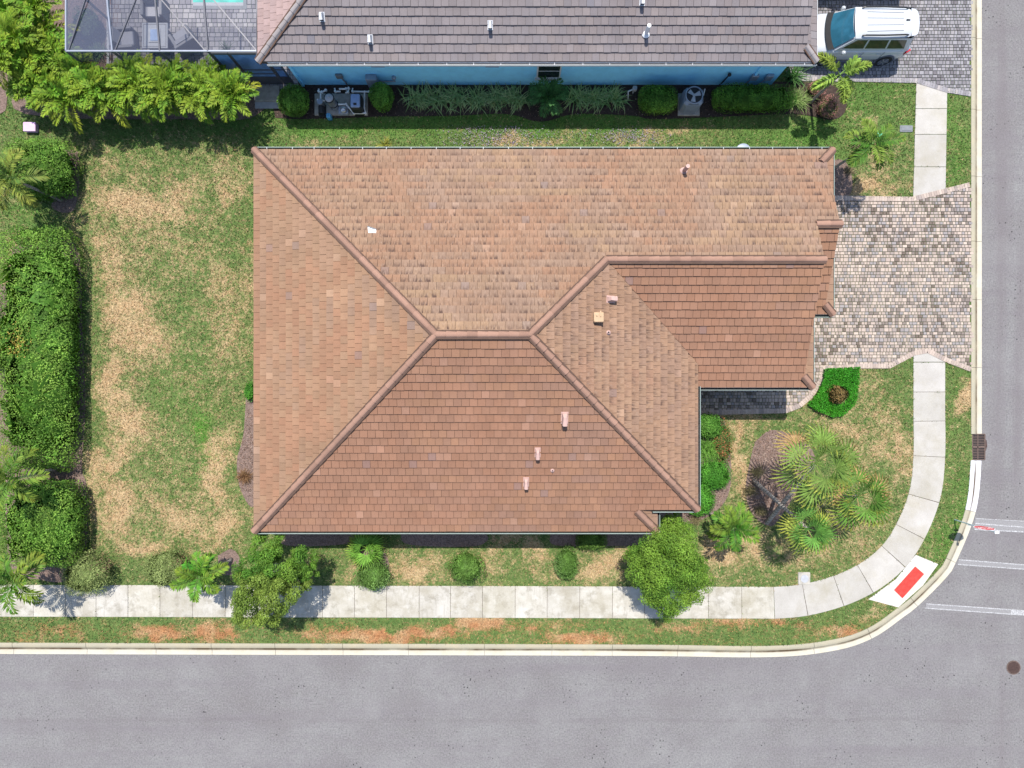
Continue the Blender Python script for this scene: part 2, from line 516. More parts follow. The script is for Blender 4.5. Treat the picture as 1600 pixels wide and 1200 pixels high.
# kerb: back edge as a line of photo pixels, then real metres
kb = [(1517, -120), (1517, 100), (1517, 400), (1517, 640), (1516.5, 719), (1508, 796), (1478, 872), (1464, 881 + 12), (1425, 932), (1402, 950), (1355, 982), (1297, 1000), (1200, 1009), (1000, 1007), (700, 1006), (300, 1005), (0, 1004), (-150, 1004)]
KB = catmull([W2(x, y, .1) for x, y in kb], 12)
KL = arclen(KB)
KERB_W = .575
kerb = empty("kerb", (0, 0, 0)); kerb['kind'] = 'structure'
def kerb_piece(s0, s1, white=0.0):
    n = max(2, int((s1 - s0) / .35) + 1)
    ss = np.linspace(s0 + .008, s1 - .008, n)
    B = at_len(KB, KL, ss)
    t = at_len(KB, KL, ss + .05) - at_len(KB, KL, ss - .05)
    t /= np.linalg.norm(t, axis=1)[:, None]
    nrm = np.stack([-t[:, 1], t[:, 0]], 1)      # left of travel: travelling south/west the road lies to the left
    prof = [(0, -.1, 0, 0), (0, .125, 0, 0), (.13, .118, .05, 0), (.225, .098, .3, 0), (.255, .06, 1, 0), (.325, .026, 1, .3), (.37, .022, .15, 1), (.56, .03, 0, 1), (.575, .028, 0, 1), (.575, -.1, 0, 1)]
    V, C = [], []
    for i in range(n):
        for (d, z, dirt, lite) in prof:
            V.append((*(B[i] + nrm[i] * d), z)); C.append((dirt, lite, white, 1))
    m = len(prof)
    F = [(i * m + k, i * m + k + 1, (i + 1) * m + k + 1, (i + 1) * m + k) for i in range(n - 1) for k in range(m - 1)]
    F += [tuple(range(m)), tuple(range((n - 1) * m + m - 1, (n - 1) * m - 1, -1))]
    return mesh("kerb_segment", V, F, "kerb_concrete", kerb, C)
def s_of(px, py):
    q = np.array(W2(px, py, .1)); return KL[np.argmin(((KB - q) ** 2).sum(1))]
g0, g1, w1 = s_of(1517, 678), s_of(1517, 718), s_of(1507, 797)
cuts = [s_of(1517, y) for y in (-115, -40, 61, 164, 267, 368, 469, 573)] + [g0]
for a, b in zip(cuts[:-1], cuts[1:]): kerb_piece(a, b)
o = kerb_piece(g1, w1, .85); o['label'] = 'whiter new kerb segment below the storm drain'
cuts = [w1, s_of(1478, 874), s_of(1421, 934), s_of(1355, 982), s_of(1270, 1004)]
x = 1168
while x > -150:
    cuts.append(s_of(x, 1008)); x -= 103.5
for a, b in zip(cuts[:-1], cuts[1:]): kerb_piece(a, b)

# lawn: one sheet inside the kerb with dryness painted as real dead turf
DRY = [(270,500,130,270,.16),(205,480,55,230,.36),(255,800,110,60,.3),(1310,650,110,70,.34),(1240,855,150,55,.3),(1140,700,40,90,.25),(700,880,260,30,.25),(190,330,55,45,.75),(255,310,80,30,.5),(345,295,45,45,.5),(185,430,40,60,.6),(215,520,50,70,.65),(275,385,60,70,.45),(335,430,40,60,.45),(350,520,40,70,.4),(188,605,26,35,.85),(200,655,34,40,.85),(178,720,26,45,.7),(185,800,36,45,.8),(260,790,55,28,.5),(325,740,25,45,.6),(325,810,28,30,.55),(225,845,35,18,.6),(380,440,20,80,.4),(300,600,30,40,.2),
       (1380,625,45,50,.4),(1395,700,30,50,.4),(1330,695,45,25,.65),(1180,660,70,14,.5),(1150,730,12,60,.7),(1105,880,32,45,.8),(1150,865,55,30,.55),(1250,850,60,25,.4),(1330,870,35,20,.45),(1300,590,0.1,0.1,0),(1370,575,30,14,.35),(1385,655,30,40,.35),(1240,660,40,12,.3),
       (535,885,22,18,.6),(650,872,40,22,.65),(790,868,55,20,.6),(935,875,55,25,.6),(700,900,25,12,.4),(840,895,40,10,.3),(385,790,14,40,.3),(480,875,20,20,.1),
       (100,985,25,12,.5),(260,990,55,9,.85),(345,985,30,14,.7),(600,993,85,8,1.0),(690,990,55,8,1.0),(765,974,30,9,1.0),(830,975,60,7,.4),(920,995,60,7,.7),(1060,985,40,8,.5),(1130,978,35,9,.6),(1210,973,30,6,.7),(1290,985,50,9,.7),(1345,960,25,10,.4),(1500,605,14,22,.9),(1370,950,14,9,.8),(480,993,40,8,.5),(60,995,40,7,.3),
       (480,217,40,12,.4),(560,215,35,10,.25),(840,222,60,8,.45),(1010,215,50,8,.45),(1330,295,35,16,.7),(1345,262,20,20,.4),(1380,300,30,8,.5),(1370,205,18,8,.4),(5,520,20,90,.5),(10,420,18,40,.5),(145,245,25,30,.3),(15,270,18,60,.2)]
LUSH = [(310,690,14,40,.8),(290,640,40,60,.15),(1500,820,25,70,.4),(1490,400,20,500,.15),(1380,170,80,70,.25),(1250,210,80,40,.5),(700,190,500,22,.5),(1450,215,0.1,0.1,0),(1500,220,20,80,.35),(300,990,400,6,.05),(750,220,330,18,.15),(1460,850,30,40,.4),(1000,190,300,16,.4),(40,330,40,30,.35)]
def lawn_vals(XY):
    px = 800 + XY[:, 0] / (S * (1 - GZ / H)); py = 600 - XY[:, 1] / (S * (1 - GZ / H))
    wx = 55 * (vnoise(XY, .38, 31) - .5) + 34 * (vnoise(XY, .9, 1) - .5) + 16 * (vnoise(XY, 2.3, 2) - .5); wy = np.where(XY[:, 1] < -11, .25, 1.0) * (55 * (vnoise(XY, .38, 33) - .5) + 34 * (vnoise(XY, .9, 3) - .5)) + 12 * (vnoise(XY, 2.3, 4) - .5)
    px = px + wx; py = py + wy
    def field(L):
        f = np.zeros(len(XY))
        for (cx, cy, rx, ry, s) in L:
            r = np.maximum(((px - cx) / rx) ** 2 + ((py - cy) / ry) ** 2, 0)
            f = np.maximum(f, s * np.exp(-np.minimum(r * .9, 30)))
        return f
    base = .20 + .14 * (vnoise(XY, .35, 6) - .5)
    mod = .45 + .65 * vnoise(XY, .75, 41) + .5 * vnoise(XY, 1.9, 42)
    return np.clip(base + field(DRY) * .80 * mod - .15 * field(LUSH), 0, 1), np.clip(field(LUSH), 0, 1)
nx, ny = 300, 230
xs = np.linspace(-34, KB[:, 0].max() + .05, nx); ys = np.linspace(-14.5, 30, ny)
# grid clipped to the inside of the kerb by pulling outer vertices onto the kerb's back line
inner = np.vstack([offset(KB, .06), [(-60, KB[-1, 1]), (-60, 60), (KB[0, 0], 60)]])
lawn_poly = [tuple(p) for p in inner]
gx, gy = np.meshgrid(xs, ys)
P = np.stack([gx.ravel(), gy.ravel()], 1)
ins = inside(P, lawn_poly)
KBd = offset(at_len(KB, KL, np.linspace(0, KL[-1], 1600)), .09)
def snap(Q):
    out = np.empty_like(Q)
    for i in range(0, len(Q), 4000):
        d = ((Q[i:i + 4000, None, :] - KBd[None]) ** 2).sum(2)
        out[i:i + 4000] = KBd[d.argmin(1)]
    return out
quad = np.stack([np.arange(nx * ny).reshape(ny, nx)[:-1, :-1], np.arange(nx * ny).reshape(ny, nx)[:-1, 1:], np.arange(nx * ny).reshape(ny, nx)[1:, 1:], np.arange(nx * ny).reshape(ny, nx)[1:, :-1]], -1).reshape(-1, 4)
keep = ins[quad].any(1)
quad = quad[keep]
bad = np.zeros(len(P), bool); bad[quad.ravel()] = True; bad &= ~ins
P[bad] = snap(P[bad])
used, inv = np.unique(quad.ravel(), return_inverse=True)
PL = P[used]
dv, lv = lawn_vals(PL)
zz = GZ - .012 + .010 * vnoise(PL, .8, 9)
mesh("lawn", np.column_stack([PL, zz]), inv.reshape(-1, 4), "grass", None, np.column_stack([dv, lv, np.full(len(PL), .42), np.ones(len(PL))]), smooth=True, kind='structure')

# pavement (sidewalk) slabs
NOGRASS = []        # polygons (metres) kept free of blades
def slab_strip(line, width, cuts, material, parent, tint=None):
    """line: pixel polyline; the slab lies to its right-hand side by width px"""
    P = np.array([W2(x, y, .12) for x, y in line]); L = arclen(P); w = width * S
    sb = at_len(P, L, np.linspace(cuts[0], cuts[-1], 160)); so_ = offset(sb, w); m_ = len(sb)
    mesh("joint_filler", [(*p, .1035) for p in sb] + [(*p, .1035) for p in so_], [(i, i + 1, m_ + i + 1, m_ + i) for i in range(m_ - 1)], "sand_joint", parent)
    for a, b in zip(cuts[:-1], cuts[1:]):
        n = max(2, int((b - a) / .3) + 1)
        ss = np.linspace(a + .010, b - .010, n)
        A = at_len(P, L, ss)
        t = at_len(P, L, ss + .04) - at_len(P, L, ss - .04); t /= np.linalg.norm(t, axis=1)[:, None]
        nr = np.stack([-t[:, 1], t[:, 0]], 1)
        B = A + nr * w
        poly = [tuple(p) for p in A] + [tuple(p) for p in B[::-1]]
        NOGRASS.append(poly)
        z = .118 + random.uniform(-.003, .003)
        mb = MB(); k = random.uniform(.93, 1.05)
        # bevelled slab
        n2 = len(A)
        sg = .012 if w > 0 else -.012; cA, cB = A + nr * sg, B - nr * sg
        V = [(*p, -.05) for p in A] + [(*p, -.05) for p in B] + [(*p, z - .01) for p in A] + [(*p, z - .01) for p in B] + [(*p, z) for p in cA] + [(*p, z) for p in cB]
        F = []
        for i in range(n2 - 1):
            a0, b0, a1, b1, a2, b2 = i, n2 + i, 2 * n2 + i, 3 * n2 + i, 4 * n2 + i, 5 * n2 + i
            F += [(a2, a2 + 1, b2 + 1, b2), (a1, a1 + 1, a2 + 1, a2), (b2, b2 + 1, b1 + 1, b1), (a0, a0 + 1, a1 + 1, a1), (b1, b1 + 1, b0 + 1, b0)]
        for e in (0, n2 - 1):
            F += [(e, 2 * n2 + e, 4 * n2 + e, 5 * n2 + e, 3 * n2 + e, n2 + e)]
        mb.add(V, F, (k, k, k * random.uniform(.97, 1.0), 1))
        mb.build("pavement_slab", material, parent, useC=True)
side = empty("sidewalk", (0, 0, 0)); side['kind'] = 'structure'
# curved walk: inner (house side) edge, travelled northwards from the left end
inner_line = [(-130, 914), (0, 914), (400, 915), (800, 916), (1100, 917), (1180, 917), (1215, 917), (1260, 912), (1316, 895), (1361, 869), (1393, 833), (1420, 772), (1427.5, 712), (1427.5, 640), (1427.5, 566)]
IL = catmull(inner_line, 8)
def cuts_px(pts):
    Pm = np.array([W2(x, y, .12) for x, y in IL]); L = arclen(Pm)
    return [L[np.argmin(((Pm - np.array(W2(x, y, .12))) ** 2).sum(1))] if i not in (0,) else 0.0 for i, (x, y) in enumerate(pts)]
Pm = np.array([W2(x, y, .12) for x, y in IL]); Lm = arclen(Pm)
def s_il(x, y):
    d = ((Pm - np.array(W2(x, y, .12))) ** 2).sum(1); i = int(np.argmin(d)); return Lm[i]
def s_x(x): return float(np.interp(x, IL[:80, 0], Lm[:80]))
c1 = [s_x(v) for v in (-129, -98, -48, 1.5, 52, 102, 150, 200, 250, 301, 352, 403, 453, 504, 554, 604, 655, 704, 754, 805, 855, 906, 957, 1007, 1058, 1107, 1159, 1209)]
slab_strip(IL, -49.5, c1, "concrete_stained", side)
c2 = [c1[-1], s_il(1255, 913), s_il(1300, 901), s_il(1342, 881), s_il(1376, 853), s_il(1402, 818), s_il(1419, 775), s_il(1427, 712), s_il(1427.5, 662), s_il(1427.5, 611), Lm[-1]]
slab_strip(IL, -49.5, c2, "concrete_clean", side)
def flat_slab(px, parent, material="concrete_clean", name="pavement_slab", z=.118, tint=1.0):
    poly = ccw([W2(x, y, z) for x, y in px])
    NOGRASS.append(poly)
    mb = MB(); mb.prism(poly, -.05, z, (tint, tint, tint, 1))
    return mb.build(name, material, parent, useC=True)
flat_slab([(1427.5, 553), (1450, 549), (1477, 563), (1477, 565.3), (1427.5, 565.3)], side)
side2 = empty("sidewalk", (0, 0, 0)); side2['kind'] = 'structure'
for i, (ya, yb, yc, yd) in enumerate([(128, 141, 169.2, 169.2), (170, 170, 209.5, 209.5), (210.3, 210.3, 260.2, 260.2), (261, 261, 308, 299)]):
    def xl(y): return 1432 - (y - 128) * 5 / 180
    def xr(y): return 1480 - (y - 141) * 2.5 / 158
    flat_slab([(xl(ya), ya), (xr(yb), yb), (xr(yd), yd), (xl(yc), yc)], side2, tint=1.06 if i < 2 else .97)

# kerb ramp with red tactile pad
ramp = empty("kerb_ramp", (0, 0, 0)); ramp['kind'] = 'structure'
rp = flat_slab([(1431, 867), (1466, 881.5), (1442, 915), (1403.5, 949), (1357, 936.5), (1400, 905)], ramp, "concrete_clean", "ramp_slab", .110, 1.4)
pad = [(1430, 885), (1444, 897), (1410, 935), (1397, 922)]
pm = [np.array(W2(x, y, .115)) for x, y in pad]
mb = MB(); mb.prism([tuple(p) for p in pm], .108, .118)
for i in range(22):
    for j in range(9):
        a = (i + .5) / 22; b = (j + .5) / 9
        p = (pm[0] * (1 - b) + pm[1] * b) * (1 - a) + (pm[3] * (1 - b) + pm[2] * b) * a
        mb.cyl(p[0], p[1], .118, .124, .016, .010, 5)
tag(mb.build("tactile_pad", "red_paint", ramp), "red tactile warning pad set in the white ramp")

# road markings (worn white crosswalk lines)
def strip(px, z, m, name="road_marking"):
    mb = MB(); mb.prism([W2(x, y) for x, y in px], .0005, z)
    return mb.build(name, m, None, kind='structure')
strip([(1524, 811), (1640, 817.5), (1640, 833), (1522, 827)], .004, "worn_paint")
strip([(1524, 809.6), (1640, 815.9), (1640, 817), (1524, 810.7)], .008, "line_paint")
strip([(1523.5, 817), (1640, 825.7), (1640, 827.5), (1523, 818.8)], .008, "line_paint")
strip([(1522, 826), (1640, 832.3), (1640, 834.2), (1522, 828)], .008, "line_paint")
strip([(1498, 875), (1640, 886), (1640, 892), (1496.5, 881)], .004, "worn_paint")
strip([(1498, 873.6), (1640, 884.8), (1640, 886.4), (1498, 875.2)], .008, "line_paint")
strip([(1496.8, 881), (1640, 891.4), (1640, 893), (1496.5, 882.6)], .008, "line_paint")
strip([(1447, 944), (1640, 957), (1640, 964), (1446, 950)], .004, "worn_paint")
strip([(1447, 942.6), (1640, 956), (1640, 957.6), (1446.8, 944.2)], .008, "line_paint")
strip([(1446, 949.3), (1640, 963), (1640, 964.6), (1445.5, 951)], .008, "line_paint")
strip([(1579, 952.8), (1640, 957.2), (1640, 963.2), (1579, 959)], .010, "line_paint")

# storm drain grate
x0, y0 = W2(1518.5, 679); x1, y1 = W2(1537, 717)
sd = thing("storm_drain", "rusty iron storm drain grate set in the kerb", "storm drain", ((x0 + x1) / 2, (y0 + y1) / 2, 0))
mb = MB(); mb.box(x0 - .02, y0 + .02, -.15, x1 + .05, y1 - .02, .012); mb.build("drain_pit", "dark", sd)
mb = MB()
for (a, b, c, d) in ((x0 - .03, y0 + .04, x1 + .05, y0), (x0 - .03, y1, x1 + .05, y1 - .04), (x0 - .03, y0, x0 + .02, y1), (x1, y0, x1 + .05, y1), ((x0 + x1) / 2 - .05, y0, (x0 + x1) / 2 - .01, y1), (x0, (y0 + y1) / 2 + .03, x1, (y0 + y1) / 2 - .05)):
    mb.box(a, b, .0, c, d, .045)
mb.build("frame", "rust_iron", sd)
n = 14
for i in range(n):
    y = y0 + (y1 - y0) * (i + 1) / (n + 1)
    mb = MB(); mb.box(x0 + .02, y - .014, .005, x1, y + .014, .04); mb.build("bar", "rust_iron", sd)
mb = MB(); q = [W2(1537, 684), W2(1541, 688), W2(1542, 697), W2(1540, 704), W2(1537, 708)]; mb.prism(q, .0, .02); mb.build("side_inlet", "iron", sd)
# manhole
mx, my = W2(1583.5, 1043)
mh = thing("manhole_cover", "round dark brown iron manhole cover in the road", "manhole cover", (mx, my, 0))
mb = MB(); mb.tube([(mx, my, 0), (mx, my, .012)], .335, 28); mb.build("rim", "rust_iron", mh)
mb = MB(); mb.tube([(mx, my, .0), (mx, my, .018)], .285, 28)
for i in range(-3, 4):
    for j in range(-3, 4):
        if i * i + j * j < 11: mb.box(mx + i * .07 - .02, my + j * .07 - .02, .018, mx + i * .07 + .02, my + j * .07 + .02, .024)
mb.build("lid", "iron", mh)
# small asphalt tar dots / debris lie in the material

# utility box by the curved walk
ux, uy = W2(1257, 904, .12)
ub = thing("utility_box", "square pale concrete meter box with round lid beside the curved walk", "utility box", (ux, uy, .1))
mb = MB(); mb.bevbox(ux - .30, uy - .30, 0, ux + .28, uy + .30, .135, .03); o = mb.build("box_frame", "pad_concrete", ub)
mb = MB(); mb.cyl(ux, uy, .13, .147, .19, None, 20); mb.build("lid", "light_grey", ub)
NOGRASS.append([(ux - .32, uy - .34), (ux + .3, uy - .34), (ux + .3, uy + .32), (ux - .32, uy + .32)])
ux, uy = W2(1417, 201, .12)
ub = thing("utility_box", "low grey water meter box in the grass left of the upper walk", "utility box", (ux, uy, .1))
mb = MB(); mb.bevbox(ux - .33, uy - .16, 0, ux + .28, uy + .16, .13, .02); mb.build("box_frame", "grey_plastic", ub)
mb = MB(); mb.bevbox(ux - .26, uy - .1, .1, ux + .22, uy + .1, .145, .015); mb.build("lid", "grey_plastic", ub)
NOGRASS.append([(ux - .4, uy - .25), (ux + .3, uy - .25), (ux + .3, uy + .25), (ux - .4, uy + .25)])
# pink box at the far left
ux, uy = W2(46, 198, .3)
pb = thing("storage_box", "small pink box lying on the grass by the leftmost shrub", "box", (ux, uy, .1))
mb = MB(); mb.bevbox(ux - .27, uy - .2, .1, ux + .27, uy + .2, .28, .03); mb.build("body", "pink_plastic", pb)
mb = MB(); mb.bevbox(ux - .29, uy - .22, .28, ux + .29, uy + .22, .32, .02); mb.build("lid", "pink_plastic", pb)

# ------------------------------------------------------------------ drives of block pavers
PAV_WARM = [((.41, .335, .28), 3), ((.37, .298, .25), 4.2), ((.325, .26, .222), 3.2), ((.255, .212, .19), 2.6), ((.225, .205, .205), 2.2), ((.155, .125, .11), 2.4), ((.10, .074, .06), 1.6)]
PAV_GREY = [((.31, .285, .28), 1.2), ((.25, .24, .25), 3), ((.212, .208, .226), 5), ((.178, .175, .192), 4), ((.14, .137, .152), 2.6), ((.10, .097, .112), 1.4)]
def pick(pal, k):
    w = np.array([p[1] for p in pal]); w = w / w.sum()
    c = np.array(pal[np.searchsorted(np.cumsum(w), k)][0])
    return c * random.uniform(.88, 1.12)
def paver_field(polys_px, name, parent, pal, z, border=None, singles=300, cell=.142, dark=None, angle=0.0):
    polys = [[W2(x, y, z) for x, y in p] for p in polys_px]
    allp = np.array([q for p in polys for q in p])
    items = []
    y = allp[:, 1].min(); r = 0
    while y < allp[:, 1].max():
        hgt = cell * (1.0 if r % 3 else 1.35)
        x = allp[:, 0].min() + random.uniform(-.2, 0)
        while x < allp[:, 0].max():
            w = cell * random.choice((.95, 1.0, 1.1, 1.35, 1.6))
            items.append((x, y, x + w, y + hgt)); x += w
        y += hgt; r += 1
    cen = np.array([((a + c) / 2, (b + d) / 2) for a, b, c, d in items])
    hit = np.zeros(len(cen), bool)
    for p in polys: hit |= inside(cen, p)
    items = [it for it, h in zip(items, hit) if h]; cen = cen[hit]
    kk = np.clip(.5 * vnoise(cen, 1.1, 11) + .5 * rng.random(len(cen)) + .15 * (rng.random(len(cen)) - .5), 0, .999)
    kk = np.clip(rng.random(len(cen)) * .88 + .40 * (vnoise(cen, .75, 12) - .22) * vnoise(cen, 2.6, 13) * 1.5, 0, .999)
    order = np.argsort((cen ** 2).sum(1))
    single = set(order[:singles].tolist())
    rest = MB()
    g = .009
    for i, (a, b, c, d) in enumerate(items):
        col = pick(pal, float(kk[i]))
        zt = z + random.uniform(-.004, .004); e = .012
        V = [(a + g, b + g, z - .06), (c - g, b + g, z - .06), (c - g, d - g, z - .06), (a + g, d - g, z - .06), (a + g, b + g, zt - e), (c - g, b + g, zt - e), (c - g, d - g, zt - e), (a + g, d - g, zt - e), (a + g + e, b + g + e, zt), (c - g - e, b + g + e, zt), (c - g - e, d - g - e, zt), (a + g + e, d - g - e, zt)]
        F = [(8, 9, 10, 11)] + [(k, (k + 1) % 4, 4 + (k + 1) % 4, 4 + k) for k in range(4)] + [(4 + k, 4 + (k + 1) % 4, 8 + (k + 1) % 4, 8 + k) for k in range(4)]
        if i in single:
            mesh(name, V, F, "paver_block", parent, [(*col, 1)] * 12)
        else:
            rest.add(V, F, (*col, 1))
    if border:
        for line in border:
            P = np.array([W2(x, y, z) for x, y in line]); L = arclen(P)
            s = 0
            while s < L[-1] - .05:
                p = at_len(P, L, min(s + .06, L[-1])); q = at_len(P, L, min(s + .1, L[-1])) - at_len(P, L, s)
                t = q / (np.linalg.norm(q) + 1e-9); nn = np.array((-t[1], t[0]))
                col = pick(pal, random.random() * .6)
                rest.obox((*(p), z - .02), (*(t * .058), 0), (*(nn * .11), 0), (0, 0, .027), (*col, 1))
                s += .125
    if rest.V:
        rest.build("paver_field", "paver_block", parent, useC=True, kind='stuff')
    for p in polys: NOGRASS.append(p)

DRIVE = [(1290, 308), (1425, 310), (1470, 299), (1518.6, 287), (1518.6, 578), (1478, 563), (1450, 549), (1428, 553), (1390, 573), (1345, 573), (1272, 577), (1255, 577), (1255, 380)]
WALKW = [(1085, 600), (1272, 577), (1290, 577), (1283, 592), (1267, 618), (1248, 634), (1228, 642), (1085, 644)]
drive = empty("driveway", (0, 0, 0)); drive['kind'] = 'structure'
mb = MB()
mb.prism([W2(x, y, .1) for x, y in DRIVE], -.05, .085); mb.prism([W2(x, y, .1) for x, y in WALKW], -.05, .080); mb.build("sand_bed", "sand_joint", drive)
paver_field([DRIVE, WALKW], "paver", drive, PAV_WARM, .125, [[(1300, 309), (1425, 311), (1470, 300), (1517, 288)], [(1517, 577), (1478, 562), (1450, 548), (1428, 552), (1390, 572), (1345, 572), (1284, 576)], [(1290, 578), (1284, 592), (1268, 618), (1249, 634), (1228, 642), (1095, 645)]])
ND = [(1230, -60), (1518.6, -60), (1518.6, 148), (1480, 141), (1432, 126), (1345, 124), (1230, 122)]
drive2 = empty("driveway", (0, 0, 0)); drive2['kind'] = 'structure'
mb = MB(); mb.prism([W2(x, y, .1) for x, y in ND], -.05, .085); mb.build("sand_bed", "sand_joint", drive2)
paver_field([ND], "paver", drive2, PAV_GREY, .125, [[(1517, 147), (1480, 141), (1432, 126), (1345, 124), (1240, 123)]])
# ================================================================== HOUSES
PITCH = .35
E_PLAN, T_W = .316, .315
def tile_colour(pal, XY, row, key):
    """weathered batches of tile colour, in runs along a row"""
    q = np.array([[XY[0], XY[1]]])
    k = float(vnoise(q, .33, 21)[0]) * .62 + .38 * float(vnoise(np.array([[XY[0] * .55 + row * 3.7, XY[1] * .55 + row * 1.3]]), 1.0, 22)[0])
    k = min(max((k - .5) * 1.7 + .5 + random.uniform(-.10, .10), 0), .999)
    a = k * (len(pal) - 1); i = int(a); f = a - i
    c = np.array(pal[i]) * (1 - f) + np.array(pal[min(i + 1, len(pal) - 1)]) * f
    c = c * random.uniform(.93, 1.07)
    r = random.random()
    if r < .014: c = c * 1.12 + .012
    elif r < .022: c = c * .8 + np.array((.02, .025, .035))
    return c

class Slope:
    def __init__(s, name, z0, up, p0, pieces, pal, streak, tiles=True):
        """plane z = z0 at point p0, rising by PITCH along the unit plan direction up"""
        s.name, s.z0, s.up, s.p0 = name, z0, np.array(up, float), np.array(p0, float)
        s.pieces = [ccw([tuple(map(float, q)) for q in p]) for p in pieces]
        s.pal, s.streak, s.tiles = pal, streak, tiles
    def z(s, x, y):
        return s.z0 + PITCH * ((x - s.p0[0]) * s.up[0] + (y - s.p0[1]) * s.up[1])
    def hit(s, px, py):
        a, b = (px - 800) * S, (600 - py) * S
        gx, gy = PITCH * s.up[0], PITCH * s.up[1]
        c = s.z0 - gx * s.p0[0] - gy * s.p0[1]
        t = (H - c) / (H + gx * a + gy * b)
        return np.array((a * t, b * t, H * (1 - t)))
    def gen(s):
        """list of (full, key, V, F, C, UV)"""
        U = np.array((s.up[1], -s.up[0]))
        out = []
        for pc in s.pieces:
            P = np.array(pc) - s.p0
            u, v = P @ U, P @ s.up
            for j in range(int(math.floor((v.min() + 1e-6) / E_PLAN)), int(math.ceil(v.max() / E_PLAN))):
                v0, v1 = j * E_PLAN, (j + 1) * E_PLAN
                off = (.5 if j % 2 else 0.0) * T_W
                for i in range(int(math.floor((u.min() - off) / T_W)), int(math.ceil((u.max() - off) / T_W)) + 1):
                    rs = random.Random((i * 7919 + j * 104729 + zlib.crc32(s.name.encode())) & 0xffffff)
                    u0, u1 = off + i * T_W + .006, off + (i + 1) * T_W - .006
                    jit = rs.uniform(-.006, .006)
                    rect = [tuple(s.p0 + U * a + s.up * b) for a, b in ((u0, v0 + jit), (u1, v0 + jit), (u1, v1), (u0, v1))]
                    rect = ccw(rect)
                    pl = clip(rect, pc)
                    if len(pl) < 3 or area(pl) < .004: continue
                    full = area(pl) > .9 * area(rect)
                    c = np.mean(pl, axis=0)
                    st = random.getstate(); random.seed((i * 31 + j * 1009 + zlib.crc32(s.name.encode())) & 0xffffff)
                    col = tile_colour(s.pal, s.p0 + U * (u0 + u1) / 2 + s.up * v0, j, s.name)
                    random.setstate(st)
                    dz = rs.uniform(-.004, .004); tl = rs.uniform(-.005, .005)
                    n = len(pl); V, UV = [], []
                    for (x, y) in pl:
                        q = np.array((x, y)) - s.p0
                        vv = (q @ s.up - v0) / E_PLAN; uu = (q @ U - u0) / T_W
                        V.append((x, y, s.z(x, y) + .062 - .050 * vv + dz + tl * uu)); UV.append((uu * .9 + i * 1.37 + j * .61, vv))
                    V += [(x, y, s.z(x, y) - .004) for x, y in pl]; UV += UV
                    F = [tuple(range(n))] + [(k, n + k, n + (k + 1) % n, (k + 1) % n) for k in range(n)]
                    out.append((full, c, V, F, [(*col, s.streak * rs.uniform(.5, 1.1))] * (2 * n), UV))
        return out

def build_roof(house, slopes, underlay, single_n, in_frame=None):
    allt = []
    for s in slopes:
        mb = MB()
        for pc in s.pieces: mb.prism(pc, lambda x, y, s=s: s.z(x, y) - .13, lambda x, y, s=s: s.z(x, y))
        s.obj = mb.build("roof_slope", underlay, house)
        if s.tiles:
            for tdat in s.gen(): allt.append((s, tdat))
    def score(t):
        if not t[1][0]: return -1e9
        if in_frame and not in_frame(t[1][1]): return -1e6
        x, y = t[1][1]; return t[0].z(x, y) - .02 * math.hypot(x, y)
    order = sorted(range(len(allt)), key=lambda i: -score(allt[i]))
    single = set(order[:single_n])
    rest = {}
    for i, (s, (full, c, V, F, C, UV)) in enumerate(allt):
        if i in single:
            mesh("roof_tile", V, F, "roof_tile", s.obj, C, UV)
        else:
            r = rest.setdefault(s.name, (s, [], [], [], []))
            b = len(r[1]); r[1].extend(V); r[2].extend(tuple(k + b for k in f) for f in F); r[3].extend(C); r[4].extend(UV)
    for nm, (s, V, F, C, UV) in rest.items():
        mesh("tile_courses", V, F, "roof_tile", s.obj, np.array(C), np.array(UV), kind='stuff')

def ridge_caps(house, a, b, pal, w=.14, over=.41, zlift=.058, seed=0, smoothjoin=.012):
    """overlapping angular cap tiles from the low end a to the high end b"""
    a, b = np.array(a, float), np.array(b, float)
    L = np.linalg.norm(b - a); d = (b - a) / L
    side_ = np.cross(d, (0, 0, 1)); side_ /= np.linalg.norm(side_)
    upv = np.cross(side_, d)
    n = max(1, int(round(L / over)))
    rs = random.Random(seed)
    bd = MB(); bd.obox((a + b) / 2 + upv * .02, d * L / 2, side_ * (w + .035), upv * .035); bd.build("ridge_bedding", "roof_underlay", house)
    for i in range(n):
        p = a + d * L * i / n; q = a + d * (L * (i + 1) / n + .05)
        l0 = zlift + .035; l1 = zlift + .035 - smoothjoin
        col = np.array(pal) * rs.uniform(.86, 1.12)
        V = []
        for (o, lf, ww) in ((p, l0, w * rs.uniform(.98, 1.03)), (q, l1, w * .95)):
            for (sx, uz) in ((-1, -.085), (-1, -.05), (-.52, .035), (-.2, .05), (.2, .05), (.52, .035), (1, -.05), (1, -.085)):
                V.append(o + side_ * sx * ww + upv * (uz + lf))
        F = [(k, k + 1, 8 + k + 1, 8 + k) for k in range(7)] + [(7, 0, 8, 15), tuple(range(7, -1, -1)), tuple(range(8, 16))]
        uvs = [(i * .7 + (k % 8) * .05 + seed, .1 if k < 8 else .5) for k in range(16)]
        mesh("ridge_tile", V, F, "roof_tile", house, [(*col, .15)] * 16, uvs)

